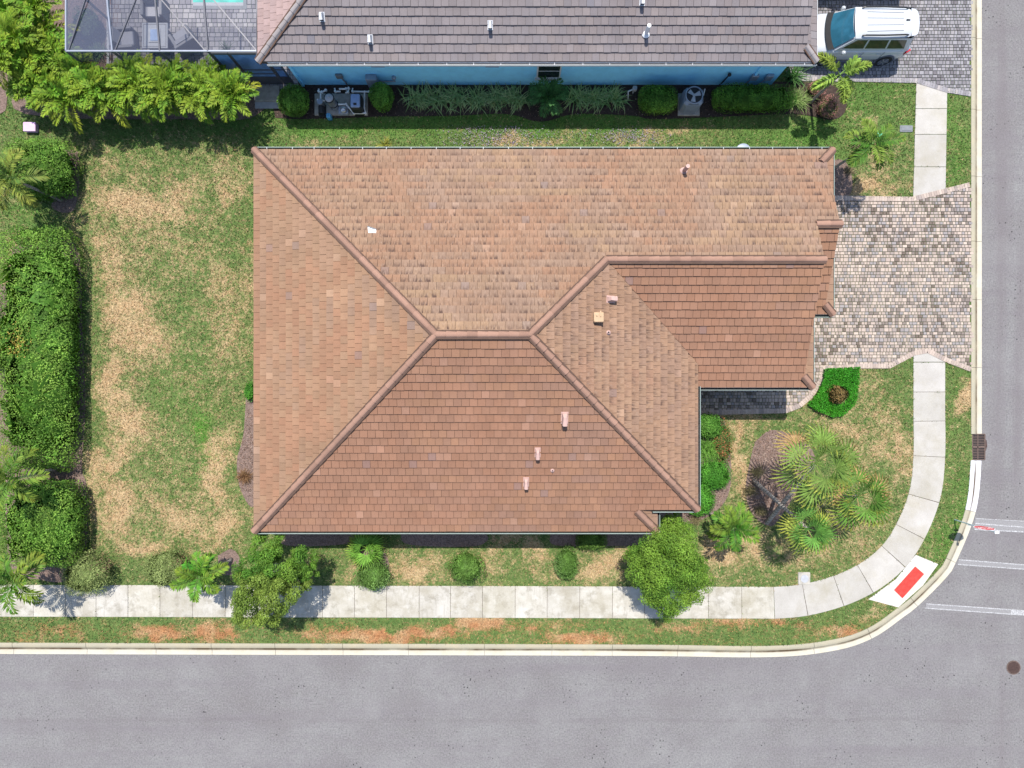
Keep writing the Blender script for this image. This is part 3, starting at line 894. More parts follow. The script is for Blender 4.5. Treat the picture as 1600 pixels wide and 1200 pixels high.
def gutter(house, a, b, out, z, m, hang=1.0, w=.115, name="gutter"):
    """open gutter along the eave a-b; out: unit plan vector away from the roof"""
    a, b, out = np.array(a, float), np.array(b, float), np.array(out, float)
    d = (b - a); L = np.linalg.norm(d); d /= L
    mb = MB()
    c = (a + b) / 2
    def bar(o0, o1, z0, z1):
        mid = c + out * (o0 + o1) / 2
        mb.obox((*mid, (z0 + z1) / 2), (*(d * L / 2), 0), (*(out * (o1 - o0) / 2), 0), (0, 0, (z1 - z0) / 2))
    bar(.002, .016, z - .12, z - .01)
    bar(w - .014, w, z - .108, z + .004)
    g = mb.build(name, m, house)
    mb = MB(); bar(.016, w - .014, z - .12, z - .098); mb.build('gutter_bed', 'gutter_litter', g)  # trough bottom: its dark colour paints the shade between back and lip
    if hang:
        hb = MB(); n = int(L / hang)
        for i in range(n):
            p = a + d * (L * (i + .5) / n + random.uniform(-.06, .06)) + out * (w / 2 + .006)
            hb.obox((*p, z - .004), (*(d * .013), 0), (*(out * (w / 2 - .004)), 0), (0, 0, .006))
        hb.build("gutter_hangers", "light_grey", g)
    return g

# ------------------------------------------------------------------ the brown-tiled house
hs = thing("tiled_house", "large house with brown terracotta hip roof on the corner plot", "house", (-1.5, 1.8, GZ))
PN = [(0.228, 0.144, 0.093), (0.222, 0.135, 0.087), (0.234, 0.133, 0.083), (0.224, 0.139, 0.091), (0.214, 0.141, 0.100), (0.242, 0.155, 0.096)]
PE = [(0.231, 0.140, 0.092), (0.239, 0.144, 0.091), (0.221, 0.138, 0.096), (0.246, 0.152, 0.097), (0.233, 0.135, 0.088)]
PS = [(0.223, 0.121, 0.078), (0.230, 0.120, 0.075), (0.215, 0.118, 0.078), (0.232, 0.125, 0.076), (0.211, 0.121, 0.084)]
PW = [(0.234, 0.143, 0.092), (0.227, 0.140, 0.087), (0.240, 0.130, 0.079), (0.247, 0.150, 0.092), (0.221, 0.140, 0.095)]
RIDGE = (.25, .148, .108)
N = Slope("north", 3.0, (0, -1), (-10.95, 9.95), [[(-10.95, 9.95), (-2.85, 1.85), (.67, 1.85), (3.72, 4.9), (3.72, 9.95)], [(3.72, 9.95), (3.72, 4.9), (12.3, 4.9), (12.3, 9.95)], [(12.3, 9.95), (12.3, 6.45), (13.22, 6.45), (13.22, 9.95)], [(13.22, 9.55), (13.62, 9.95), (13.22, 9.95)]], PN, 1.25)
Wt = Slope("west", 3.0, (1, 0), (-10.95, 9.95), [[(-10.95, 9.95), (-10.95, -6.25), (-2.85, 1.85)]], PW, .22)
Ea = Slope("east", 5.835, (-1, 0), (.67, 1.85), [[(.67, 1.85), (7.78, -5.26), (7.78, .84), (3.72, 4.9)]], PE, 1.0)
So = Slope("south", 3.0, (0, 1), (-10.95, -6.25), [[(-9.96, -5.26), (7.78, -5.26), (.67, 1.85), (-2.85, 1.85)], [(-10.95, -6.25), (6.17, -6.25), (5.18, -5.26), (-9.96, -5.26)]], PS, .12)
Bump = Slope("bump", 3.0, (-1, 0), (6.17, -6.25), [[(6.17, -6.25), (6.17, -5.27), (5.19, -5.27)]], PE, .3)
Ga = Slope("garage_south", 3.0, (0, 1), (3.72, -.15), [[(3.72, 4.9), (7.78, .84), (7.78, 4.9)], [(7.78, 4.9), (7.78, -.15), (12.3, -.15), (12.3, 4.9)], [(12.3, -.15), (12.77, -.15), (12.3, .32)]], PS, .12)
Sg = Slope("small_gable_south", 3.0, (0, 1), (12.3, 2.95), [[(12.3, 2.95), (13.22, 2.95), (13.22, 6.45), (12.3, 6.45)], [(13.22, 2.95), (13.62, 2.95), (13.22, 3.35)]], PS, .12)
Pe = Slope("pent_outer", 3.0, (-1, 0), (13.62, 2.95), [[(13.62, 9.95), (13.22, 9.55), (13.22, 3.35), (13.62, 2.95)]], PE, .2)
Pi = Slope("pent_inner", 3.0, (-1, 0), (12.77, -.15), [[(12.77, -.15), (12.77, 2.93), (12.3, 2.93), (12.3, .32)]], PE, .2)
build_roof(hs, [N, Wt, Ea, So, Bump, Ga, Sg, Pe, Pi], "roof_underlay", 300)
k = 0
for a, b in (((-10.95, 9.95, 3.0), (-2.85, 1.85, 5.835)), ((-10.95, -6.25, 3.0), (-2.85, 1.85, 5.835)), ((7.78, -5.26, 3.346), (.67, 1.85, 5.835)), ((3.72, 4.9, 4.7675), (.67, 1.85, 5.835)), ((-2.85, 1.85, 5.835), (.67, 1.85, 5.835)), ((12.36, 4.9, 4.7675), (3.72, 4.9, 4.7675)), ((6.17, -6.25, 3.0), (5.25, -5.33, 3.32)), ((13.62, 9.95, 3.0), (13.03, 9.36, 3.2)), ((13.62, 2.95, 3.0), (13.22, 3.35, 3.14)), ((12.77, -.15, 3.0), (12.3, .32, 3.165)), ((13.3, 6.45, 4.225), (12.3, 6.45, 4.225))):
    k += 1
    ridge_caps(hs, a, b, RIDGE, seed=k, smoothjoin=.05 if k == 3 else .022)
# walls, gables, fascias, gutters
mb = MB()
foot = [(-10.5, 9.5), (13.05, 9.5), (13.05, 3.4), (12.1, 3.4), (12.1, .35), (7.25, .35), (7.25, -4.8), (5.7, -4.8), (5.7, -5.8), (-10.5, -5.8)]
mb.prism(foot, -.1, 2.84)
mb.build("wall", "stucco", hs)
def gable_wall(x, ya, yb, yr, zr, thick=.12):
    mb = MB()
    V = [(x - thick, ya, 2.84), (x - thick, yb, 2.84), (x - thick, yr, zr - .16), (x, ya, 2.84), (x, yb, 2.84), (x, yr, zr - .16)]
    mb.add(V, [(2, 1, 0), (3, 4, 5), (0, 1, 4, 3), (1, 2, 5, 4), (2, 0, 3, 5)]); return mb.build("gable_wall", "stucco", hs)
gable_wall(13.1, 3.0, 9.9, 6.45, 4.225); gable_wall(12.18, -.1, 9.9, 4.9, 4.7675)
GUT = "gutter_green"
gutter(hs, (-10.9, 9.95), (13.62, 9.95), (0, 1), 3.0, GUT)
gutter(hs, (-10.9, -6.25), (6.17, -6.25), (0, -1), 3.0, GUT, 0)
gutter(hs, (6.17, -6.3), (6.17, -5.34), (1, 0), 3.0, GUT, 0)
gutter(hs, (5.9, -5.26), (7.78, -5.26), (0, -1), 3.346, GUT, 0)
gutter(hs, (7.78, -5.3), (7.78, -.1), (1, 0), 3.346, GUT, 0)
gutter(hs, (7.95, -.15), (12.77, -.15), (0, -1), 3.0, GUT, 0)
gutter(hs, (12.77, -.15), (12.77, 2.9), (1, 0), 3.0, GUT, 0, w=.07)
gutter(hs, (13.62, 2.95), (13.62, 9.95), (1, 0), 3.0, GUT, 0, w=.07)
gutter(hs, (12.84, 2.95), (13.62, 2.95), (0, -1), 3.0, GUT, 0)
# garage door and front door, under the eaves
mb = MB(); mb.box(13.03, 3.9, 0, 13.08, 9.0, 2.25); gd = mb.build("garage_door", "white_metal", hs)
mb = MB(); mb.box(7.22, -1.2, .1, 7.29, -.2, 2.2); mb.build("front_door", "bark_brown", hs)
for x in (-8, -4, 0, 3.6):
    mb = MB(); mb.box(x - .6, -5.86, .95, x + .6, -5.78, 2.3); w_ = mb.build("window", "window_frame", hs)
    mb = MB(); mb.box(x - .53, -5.875, 1.02, x + .53, -5.84, 2.23); mb.build("pane", "house_glass", w_)

# vents on the tiles
def vent_hood(slope, px, py, m, l=.34, w=.22, h=.18, dark=True, name="roof_vent", house=None):
    c = slope.hit(px, py); u = np.array((*slope.up, 0)); sd_ = np.array((slope.up[1], -slope.up[0], 0))
    g = np.array((*slope.up, PITCH)); g /= np.linalg.norm(g); nrm = np.cross(sd_, g); nrm = nrm if nrm[2] > 0 else -nrm
    mb = MB(); mb.obox(c + nrm * .052, sd_ * (w * .66), g * (l * .6), nrm * .006)
    fl = mb.build(name, m, house)
    mb = MB()
    # hood: open low end, sloping crown
    a = c + nrm * .05
    V = [a + sd_ * sx * w / 2 + g * sy * l / 2 + nrm * hz for sx, sy, hz in ((-1, 1, .0), (1, 1, .0), (1, -1, 0), (-1, -1, 0), (-.8, 1, h * .35), (.8, 1, h * .35), (.9, -1, h), (-.9, -1, h), (-.55, .6, h), (.55, .6, h), (.6, -1.1, h * 1.12), (-.6, -1.1, h * 1.12))]
    mb.add(V, [(0, 1, 5, 4), (1, 2, 6, 9, 5), (3, 0, 4, 8, 7), (4, 5, 9, 8), (8, 9, 10, 11), (9, 6, 10), (7, 8, 11)])
    mb.build("hood", m, fl)
    mb = MB(); mb.obox(a - g * l * .42 + nrm * h * .45, sd_ * w * .38, g * .01, nrm * h * .42); mb.build("opening", "dark", fl)
def vent_pipe(slope, px, py, m, r, h, house, name="vent_pipe", capdark=True):
    c = slope.hit(px, py)
    mb = MB(); mb.cyl(c[0], c[1], c[2] + .03, c[2] + .09, r * 2.0, r * 1.3, 14)
    fl = mb.build(name, m, house)
    mb = MB(); mb.cyl(c[0], c[1], c[2] + .02, c[2] + h, r, r * .97, 14)
    mb.build("pipe", m, fl)
    if capdark:
        mb = MB(); mb.cyl(c[0], c[1], c[2] + h, c[2] + h + .004, r * .7, None, 12); mb.build("opening", "dark", fl)
vent_pipe(N, 1068, 268, "pink_metal", .085, .62, hs, capdark=False)
vent_hood(Ea, 953, 468, "pink_metal", .30, .22, .24, house=hs)
c = Ea.hit(934, 497)
mb = MB(); mb.bevbox(c[0] - .2, c[1] - .19, c[2] - .02, c[0] + .2, c[1] + .2, c[2] + .30, .03); bv = mb.build("roof_vent", "tan_plastic", hs)
mb = MB(); mb.cyl(c[0] - .08, c[1] + .08, c[2] + .3, c[2] + .34, .035); mb.box(c[0] + .04, c[1] + .02, c[2] + .3, c[0] + .09, c[1] + .25, c[2] + .33); mb.build("cap", "tan_plastic", bv)
vent_pipe(Ea, 950, 520, "pink_metal", .055, .16, hs)
vent_hood(So, 882, 652, "pink_metal", .42, .22, .30, house=hs)
vent_hood(So, 840, 706, "pink_metal", .36, .18, .26, house=hs)
vent_hood(So, 822, 752, "pink_metal", .36, .18, .26, house=hs)
vent_pipe(So, 863, 735, "pink_metal", .045, .12, hs)
c = N.hit(582, 360)
fs = thing("flashing_scrap", "small bent white scrap of flashing lying on the brown north roof slope", "roof scrap", tuple(c + np.array((0, 0, .05))))
mb = MB(); mb.add([c + np.array(v) for v in ((-.17, .12, .07), (.16, .02, .06), (.16, -.12, .09), (-.14, -.12, .10), (-.17, .12, .065), (.16, .02, .055), (.16, -.12, .085), (-.14, -.12, .095))], [(0, 1, 2, 3), (7, 6, 5, 4), (0, 4, 5, 1), (1, 5, 6, 2), (2, 6, 7, 3), (3, 7, 4, 0)])
mb.build("sheet", "sign_white", fs)
mb = MB(); mb.add([c + np.array(v) for v in ((-.2, .17, .06), (-.17, .12, .09), (.16, .02, .08), (.17, .05, .055), (-.02, .06, .1))], [(0, 1, 4), (1, 2, 4), (2, 3, 4), (3, 0, 4), (0, 3, 2, 1)]); mb.build("folded_edge", "grey_plastic", fs)

# ------------------------------------------------------------------ the blue house
bh = thing("blue_house", "blue house with grey tiled roof beyond the side lawn", "house", (1.0, 18.0, GZ))
PG = [(.172, .150, .150), (.163, .146, .150), (.184, .157, .152), (.156, .139, .144), (.178, .150, .146), (.168, .153, .156)]
Yb = 13.67
NS = Slope("blue_south", 3.0, (0, 1), (-10.79, Yb), [[(-10.79, Yb), (12.4, Yb), (12.4, 21.67), (-2.79, 21.67)], [(12.4, Yb), (12.92, Yb), (12.4, Yb + .52)]], PG, .12)
NW = Slope("blue_west", 3.0, (1, 0), (-10.79, Yb), [[(-10.79, Yb), (-2.79, 21.67), (-2.79, 21.7), (-10.79, 29.6)]], [(.26, .20, .19), (.28, .20, .185), (.25, .19, .185)], .2)
NN = Slope("blue_north", 3.0, (0, -1), (-10.79, 29.67), [[(-10.79, 29.67), (12.4, 29.67), (12.4, 21.67), (-2.79, 21.67)]], PG, .12, tiles=False)
NP = Slope("blue_pent", 3.0, (-1, 0), (12.92, Yb), [[(12.92, Yb), (12.92, 29.0), (12.4, 29.0), (12.4, Yb + .52)]], PG, .12)
build_roof(bh, [NS, NW, NN, NP], "roof_underlay_grey", 300, in_frame=lambda c: c[1] < 15.6 and -10 < c[0] < 12.2)
ridge_caps(bh, (-10.79, Yb, 3.0), (-2.79, 21.67, 5.8), (.25, .225, .22), seed=31, smoothjoin=.03)
ridge_caps(bh, (-2.79, 21.67, 5.8), (12.4, 21.67, 5.8), (.25, .225, .22), seed=32)
ridge_caps(bh, (12.92, Yb, 3.0), (12.4, Yb + .52, 3.18), (.25, .225, .22), seed=33)
mb = MB(); mb.prism([(-10.0, Yb + .53), (12.3, Yb + .53), (12.3, 29.1), (-10.0, 29.1)], -.1, 2.84); mb.build("wall", "stucco_blue", bh)
mb = MB(); V = [(12.2, Yb + .1, 2.84), (12.2, 29.2, 2.84), (12.2, 21.67, 5.6), (12.3, Yb + .1, 2.84), (12.3, 29.2, 2.84), (12.3, 21.67, 5.6)]
mb.add(V, [(2, 1, 0), (3, 4, 5), (0, 1, 4, 3), (1, 2, 5, 4), (2, 0, 3, 5)]); mb.build("gable_wall", "stucco_blue", bh)
gutter(bh, (-10.4, Yb), (12.95, Yb), (0, -1), 3.0, "white_metal", 1.15, w=.13)
gutter(bh, (12.92, Yb), (12.92, 29.0), (1, 0), 3.0, "white_metal", 0, w=.06)
gutter(bh, (-10.79, Yb), (-10.79, 29.0), (-1, 0), 3.0, "cage_bronze", 0, w=.07)
for px, py in ((504, 27), (579, 62), (766, 40)):
    vent_hood(NS, px, py, "vent_white", .30, .17, .26, house=bh)
vent_pipe(NS, 1009, 54, "white_metal", .085, .62, bh, capdark=False)
vent_hood(NS, 1003, 2, "vent_white", .30, .17, .26, house=bh)
WY = Yb + .53 - .003
def on_wall(px, py):
    """point of the blue wall seen at a photo pixel"""
    z = H * (1 - WY / ((600 - py) * S)); return ((px - 800) * S * (1 - z / H), z)
x, z = on_wall(858, 108)
mb = MB(); mb.box(x - .55, WY - .05, z - .65, x + .55, WY + .0, z + .55); w_ = mb.build("window", "window_frame", bh)
for i in (0, 1):
    mb = MB(); mb.box(x - .48, WY - .062, z - .58 + i * .55, x + .48, WY - .04, z - .1 + i * .57); mb.build("pane", "house_glass", w_)
mb = MB(); mb.box(x - .62, WY - .12, z - .74, x + .62, WY, z - .655); mb.build("sill", "window_frame", w_)
for px in (590, 769):
    x, z = on_wall(px, 103); mb = MB(); mb.box(x - .3, WY - .03, z - .07, x + .3, WY, z + .06); mb.build("wall_vent", "blue_grey", bh)
x, z = on_wall(581, 120)
mb = MB(); mb.bevbox(x - .25, WY - .28, z - .55, x + .25, WY, z + .25, .03); mb.build("meter_box", "ac_metal", bh)
x2, z2 = on_wall(612, 119)
mb = MB(); mb.tube([(x + .25, WY - .05, z - .3), (x2 + .1, WY - .05, z - .3), (x2 + .1, WY - .05, z2)], .03); mb.dome(x2 + .1, WY - .08, z2, .11, .1); mb.build("conduit", "ac_metal", bh)
x, z = on_wall(530, 117)
mb = MB(); mb.bevbox(x - .16, WY - .12, z - .13, x + .16, WY, z + .13, .03); mb.tube([(x + .05, WY - .06, z - .1), (x + .15, WY - .06, z - .6), (x + .15, WY - .06, .2)], .035); mb.build("switch_box", "grey_plastic", bh)
x, z = on_wall(1140, 113)
mb = MB(); mb.tube([(x, WY - .1, z), (x - .05, WY - .04, z - .9), (x - .1, WY - .04, .2)], .03); mb.dome(x, WY - .1, z - .02, .09, .09); mb.build("conduit", "black_plastic", bh)
for px, py in ((1180, 117), (1203, 117)):
    x, z = on_wall(px, py)
    mb = MB(); mb.bevbox(x - .16, WY - .14, z - .25, x + .16, WY, z + .12, .02); mb.tube([(x - .05, WY - .06, z - .2), (x - .2, WY - .05, .2)], .03); mb.build("utility_panel", "ac_metal", bh)
mb = MB(); mb.box(11.1, WY - .09, .15, 11.2, WY, 2.84); mb.build("downspout", "stucco_blue", bh)
mb = MB(); mb.box(-9.95, WY - .1, .15, -9.83, WY, 2.84); mb.build("downspout", "stucco_blue", bh)
mb = MB(); mb.box(12.28, 15, .1, 12.34, 19.8, 2.3); mb.build("garage_door", "white_metal", bh)

# ------------------------------------------------------------------ pool cage and its deck
ZC = 2.72
deck = empty("pool_deck", (-15, 17, 0)); deck['kind'] = 'structure'
cx0, cy0 = W2(103.5, 80, ZC); cx1 = -10.85
mb = MB(); mb.prism([(cx0 + .02, cy0 - .3), (cx1, cy0 - .3), (-10.0, 14.3), (-10.0, 26), (cx0 + .02, 26)], -.05, .085); mb.build("sand_bed", "sand_joint", deck)
def inv(x, y, z): return (800 + x / (S * (1 - z / H)), 600 - y / (S * (1 - z / H)))
paver_field([[inv(cx0 + .05, cy0 - .3, .12), inv(-10.02, cy0 - .3, .12), inv(-10.02, 20, .12), inv(cx0 + .05, 20, .12)]], "paver", deck, [((.27, .262, .275), 5), ((.225, .22, .238), 4), ((.32, .31, .315), 2.5), ((.17, .166, .184), 2)], .125, None, 150, .2)
mb = MB(); mb.box(cx0 - .06, cy0 + .05, .0, cx0 + .05, 26, .17); mb.build("edge_strip", "light_grey", deck)
# pool corner
px0, py0 = W2(302, 15, .1); px1, _ = W2(386, 15, .1)
pool = thing("swimming_pool", "turquoise swimming pool corner inside the screened patio", "pool", ((px0 + px1) / 2, py0 + 2, 0))
for nm, a in (("coping", (px0 - .0, py0, px1, py0 + .16)), ("coping", (px1 - .16, py0 + .16, px1, 21))):
    mb = MB(); mb.box(a[0], a[1], .0, a[2], a[3], .145); mb.build(nm, "grey_plastic", pool)
mb = MB(); mb.box(px0, py0 + .16, .0, px1 - .16, py0 + .32, .135); mb.build("tile_band", "table_grey", pool)
mb = MB(); mb.box(px0, py0 + .32, .0, px1 - .16, 21, .13); mb.build("water", "water", pool)
# cage
cage = thing("screen_enclosure", "screened patio cage with thin aluminium beams beside the blue house", "screen enclosure", ((cx0 + cx1) / 2, 16, GZ))
def beam(a, b, r=.03, m="cage_light", name="roof_beam"):
    a, b = np.array(a, float), np.array(b, float); d = b - a; L = np.linalg.norm(d); d /= L
    s_ = np.cross(d, (0, 0, 1)) if abs(d[2]) < .95 else np.array((1., 0, 0)); s_ /= np.linalg.norm(s_); u_ = np.cross(s_, d)
    mb = MB(); mb.obox((a + b) / 2, d * L / 2, s_ * r, u_ * r * 1.25); return mb.build(name, m, cage)
rise = .16
def zr(y): return ZC + rise * max(0, min(y - cy0, 4.2))
YN = 21.0
bx = [cx0, W2(176, 80, ZC)[0], W2(250, 80, ZC)[0], W2(325, 80, ZC)[0], cx1 + .04]
beam((cx0, cy0, ZC), (cx1, cy0, ZC), .03, "cage_light", "eave_beam")
beam((cx0, cy0, ZC), (cx0, YN, ZC), .03, "cage_light", "eave_beam")
for i, x in enumerate(bx[1:], 1):
    beam((x, cy0, ZC), (x, cy0 + 4.2, zr(cy0 + 4.2)), .032, "cage_light" if i == 1 else "cage_bronze")
yt = W2(0, 0, 2.9)[1] + .15
for (xa, xb, up) in ((bx[0] + .1, W2(141, 0, 2.9)[0], 1), (bx[1] + .1, W2(220, 0, 2.9)[0], 1), (bx[3] - .1, W2(248, 0, 2.9)[0], -1), (cx1 - .1, W2(329, 0, 2.9)[0], -1)):
    beam((xa, cy0, ZC), (xb, yt, zr(yt)), .024, "cage_bronze", "brace")
for x in (bx[0], bx[1], bx[2], bx[3], cx1 + .05):
    beam((x, cy0, .1), (x, cy0, ZC), .035, "cage_bronze", "post")
beam((bx[0], cy0, .95), (cx1, cy0, .95), .025, "cage_bronze", "rail")
beam((cx0, cy0 + 3, .1), (cx0, cy0 + 3, ZC), .035, "cage_bronze", "post")
def pane(V, m, name="screen_panel"):
    return mesh(name, V, [(0, 1, 2, 3)], m, cage)
xs_ = bx
pane([(xs_[0], cy0, ZC), (xs_[1], cy0, ZC), (xs_[1], YN, zr(YN)), (xs_[0], YN, ZC)], "screen_mesh_dense")
for i in (1, 2, 3):
    pane([(xs_[i], cy0, ZC), (xs_[i + 1], cy0, ZC), (xs_[i + 1], cy0 + 4.2, zr(cy0 + 4.2)), (xs_[i], cy0 + 4.2, zr(cy0 + 4.2))], "screen_mesh")
for i in (0, 1, 2):
    pane([(xs_[i], cy0, .1), (xs_[i + 1], cy0, .1), (xs_[i + 1], cy0, ZC), (xs_[i], cy0, ZC)], "screen_mesh")
pane([(cx0, cy0, .1), (cx0, YN, .1), (cx0, YN, ZC), (cx0, cy0, ZC)], "screen_mesh")
# glazed doors with dark kick panels at the house end of the cage
for i, (xa, xb) in enumerate(((bx[3] + .05, bx[3] + .78), (bx[3] + .80, cx1 - .02), (cx1 + .02, cx1 + .5))):
    mb = MB()
    for a, b, c_, d in ((xa, .12, xa + .06, 2.6), (xb - .06, .12, xb, 2.6), (xa + .06, 2.5, xb - .06, 2.6), (xa + .06, .12, xb - .06, .7), (xa + .06, 1.25, xb - .06, 1.31)):
        mb.box(a, cy0 - .03, b, c_, cy0 + .03, d)
    dr = mb.build("screen_door", "cage_bronze", cage)
    mb = MB(); mb.box(xa + .06, cy0 - .012, 1.31, xb - .06, cy0 + .012, 2.5); mb.build("pane", "glass_blue", dr)
    mb = MB(); mb.box(xa + .06, cy0 - .012, .7, xb - .06, cy0 + .012, 1.25); mb.build("pane", "glass_blue", dr)
# landing outside the door
lx0, ly0 = W2(398, 169, .15); lx1, ly1 = W2(437, 134, .15)
ld = thing("door_landing", "grey concrete landing step outside the screen door", "step", ((lx0 + lx1) / 2, (ly0 + ly1) / 2, GZ))
mb = MB(); mb.bevbox(lx0, ly0 + .32, 0, lx1, ly1, .2, .02); mb.build("slab", "pad_concrete", ld)
mb = MB(); mb.bevbox(lx0, ly0, 0, lx1, ly0 + .315, .14, .02); mb.build("tread", "concrete_clean" if False else "light_grey", ld)
NOGRASS.append([(lx0, ly0), (lx1, ly0), (lx1, ly1), (lx0, ly1)])

# patio furniture
def armchair(px, py, rot, label):
    x, y = W2(px, py, .5); t = thing("patio_armchair", label, "armchair", (x, y, .125), "grey patio armchairs around the fire table")
    def put(mb, nm, m):
        o = mb.build(nm, m, None); o.parent = t; ROOT[o.name] = ROOT[t.name]; return o
    mb = MB(); mb.bevbox(-.38, -.40, .08, .38, .36, .34, .03); put(mb, "seat_base", "wicker")
    for s_ in (-1, 1):
        mb = MB(); mb.bevbox(s_ * .43 - .075, -.42, .02, s_ * .43 + .075, .40, .60, .03); put(mb, "arm", "wicker")
    mb = MB(); mb.bevbox(-.505, .36, .02, .505, .52, .82, .03); put(mb, "backrest", "wicker")
    mb = MB(); mb.bevbox(-.34, -.42, .345, .34, .2, .47, .04); put(mb, "seat_cushion", "cushion")
    mb = MB(); mb.obox((0, .27, .66), (.33, 0, 0), (0, .075, -.02), (0, .05, .21)); put(mb, "back_cushion", "cushion")
    t.rotation_euler = (0, 0, R(rot)); return t
armchair(240, 14, 0, "grey patio armchair above the fire table, facing it")
armchair(196, 62, 95, "grey patio armchair left of the fire table")
a3 = armchair(287, 62, -148, "grey patio armchair right of the fire table with a loose cushion")
x, y = W2(293, 66, .5); cu = thing("throw_pillow", "light grey pillow lying in the right hand armchair", "pillow", (x, y, .62))
mb = MB(); mb.obox((x, y, .68), (.2, .13, .03), (-.06, .1, .02), (0, -.02, .05)); mb.build("cover", "cushion", cu)
x, y = W2(242.5, 56, .6); ft = thing("fire_table", "square grey fire table with blue centre panel", "table", (x, y, .125))
mb = MB(); mb.bevbox(x - .46, y - .46, .13, x + .46, y + .46, .58, .02); mb.build("base", "wicker", ft)
mb = MB(); mb.bevbox(x - .6, y - .6, .58, x + .6, y + .6, .635, .02); mb.build("table_top", "table_grey", ft)
mb = MB()
for a in ((-.54, -.54, .54, -.5), (-.54, .5, .54, .54), (-.54, -.5, -.5, .5), (.5, -.5, .54, .5)): mb.box(x + a[0], y + a[1], .635, x + a[2], y + a[3], .64)
mb.build("inlay", "wicker", ft)
mb = MB(); mb.bevbox(x - .28, y - .33, .636, x + .28, y + .33, .66, .01); mb.build("burner_tray", "light_grey", ft)
mb = MB(); mb.bevbox(x - .19, y - .27, .66, x + .19, y + .27, .675, .008); mb.build("centre_panel", "blue_grey", ft)
# ================================================================== THINGS
# --- pool equipment pad by the blue wall
ex0, ey0 = W2(492, 181, .12); ex1, ey1 = W2(575, 147, .12)
ep = thing("equipment_pad", "concrete pad carrying the pool pump gear by the blue wall", "concrete pad", ((ex0 + ex1) / 2, (ey0 + ey1) / 2, GZ))
mb = MB(); mb.bevbox(ex0, ey0, 0, ex1, ey1, .2, .025); mb.build("slab", "pad_concrete", ep)
NOGRASS.append([(ex0, ey0), (ex1, ey0), (ex1, ey1), (ex0, ey1)])
def E(px, py, z=.2): return W2(px, py, z)
x, y = E(556.5, 160, .8)
th = thing("pool_heater", "dark rimmed pool heater with blue top on the concrete pad", "pool heater", (x, y, .2))
mb = MB(); mb.bevbox(x - .27, y - .36, .2, x + .27, y + .36, .95, .08); mb.build("body", "black_plastic", th)
mb = MB(); mb.bevbox(x - .22, y - .31, .951, x + .22, y + .31, 1.0, .05); mb.build("top", "blue_grey", th)
mb = MB(); mb.box(x - .07, y - .22, 1.0, x + .07, y - .12, 1.02); mb.build("control_panel", "black_plastic", th)
for px, py, r, h, lab in ((514, 153, .21, .95, "tall round pool filter with pale lid on the pad"), (521, 162, .19, .5, "short grey chlorinator barrel below the pool filter")):
    x, y = E(px, py, h); t = thing("pool_filter", lab, "pool filter", (x, y, .2))
    mb = MB(); mb.cyl(x, y, .2, h, r, None, 18); mb.build("tank", "grey_plastic" if h > .6 else "ac_metal", t)
    mb = MB(); mb.tube([(x, y, h - .03), (x, y, h)], [r * 1.12, r * 1.12], 18); mb.build("clamp_ring", "black_plastic", t)
    mb = MB(); mb.dome(x, y, h, r * .95, .09, 16); mb.cyl(x, y, h + .06, h + .15, .05); mb.build("lid", "light_grey" if h > .6 else "grey_plastic", t)
x, y = E(502, 168, .4); t = thing("pool_pump", "black pool pump with white pipe joint on the pad's left end", "pool pump", (x, y, .2))
mb = MB(); mb.tube([(x, y - .3, .38), (x, y + .05, .38)], .14, 12); mb.build("motor", "black_plastic", t)
mb = MB(); mb.cyl(x, y + .18, .2, .58, .14, .12, 14); mb.build("strainer_basket", "grey_plastic", t)
mb = MB(); mb.cyl(x, y + .18, .58, .62, .13, None, 14); mb.build("lid", "ac_metal", t)
mb = MB(); mb.box(x - .17, y - .35, .2, x + .17, y + .2, .26); mb.build("foot", "black_plastic", t)
x, y = E(536, 171, .4); t = thing("pump_cover", "silver domed pump cover in the middle of the pad", "pump cover", (x, y, .2))
mb = MB(); mb.bevbox(x - .24, y - .2, .2, x + .24, y + .2, .38, .05); mb.build("base", "ac_metal", t)
mb = MB(); mb.dome(x + .02, y, .38, .17, .13, 16, 5); mb.build("dome", "alloy", t, smooth=True)
x, y = E(513, 180, .4); t = thing("garden_tap_box", "small bright blue plastic bottle at the pad's front edge", "bottle", (x, y, GZ)); t.name = "chemical_bottle"; ROOT[t.name] = np.array(t.location)
mb = MB(); mb.bevbox(x - .1, y - .12, .1, x + .1, y + .1, .42, .03); mb.build("body", "blue_plastic", t)
mb = MB(); mb.cyl(x, y + .02, .42, .5, .04, None, 10); mb.build("cap", "blue_plastic", t)
# white pipe runs
def pipe(lab, px, z, r=.04, name="pvc_pipe", m="pvc"):
    pts = [(*W2(a, b, z if not isinstance(z, list) else z[i]), z if not isinstance(z, list) else z[i]) for i, (a, b) in enumerate(px)]
    t = thing(name, lab, "pipe", (pts[0][0], pts[0][1], GZ))
    mb = MB(); mb.tube(pts, r, 8); mb.build("run", m, t)
    mb = MB()
    for p in pts[1:-1]: mb.cyl(p[0], p[1], p[2] - r * 1.4, p[2] + r * 1.4, r * 1.35, None, 8)
    if mb.V: mb.build("elbows", m, t)
pipe("white pipe zigzagging from the filter round the heater", [(527, 163), (541, 163), (553, 177), (571, 177), (569, 168), (570, 142)], .45)
pipe("white pipe running along the wall towards the round bush", [(551, 138), (551, 143), (577, 143.5), (585, 143.5)], .5)
pipe("white pipe with bends just above the pool filter", [(523, 138), (524, 143), (532, 143)], .5)
pipe("white pipe hooking behind the pump", [(498, 139), (498, 143), (503, 144), (509, 141), (511, 140)], .5)
pipe("short white pipe from wall down to the pump", [(501, 144), (501, 157), (497, 157), (508, 157)], .5)
pipe("short white pipe against the blue wall over the heater", [(530, 139), (541, 139), (545, 138), (544, 144), (540, 145)], .55)

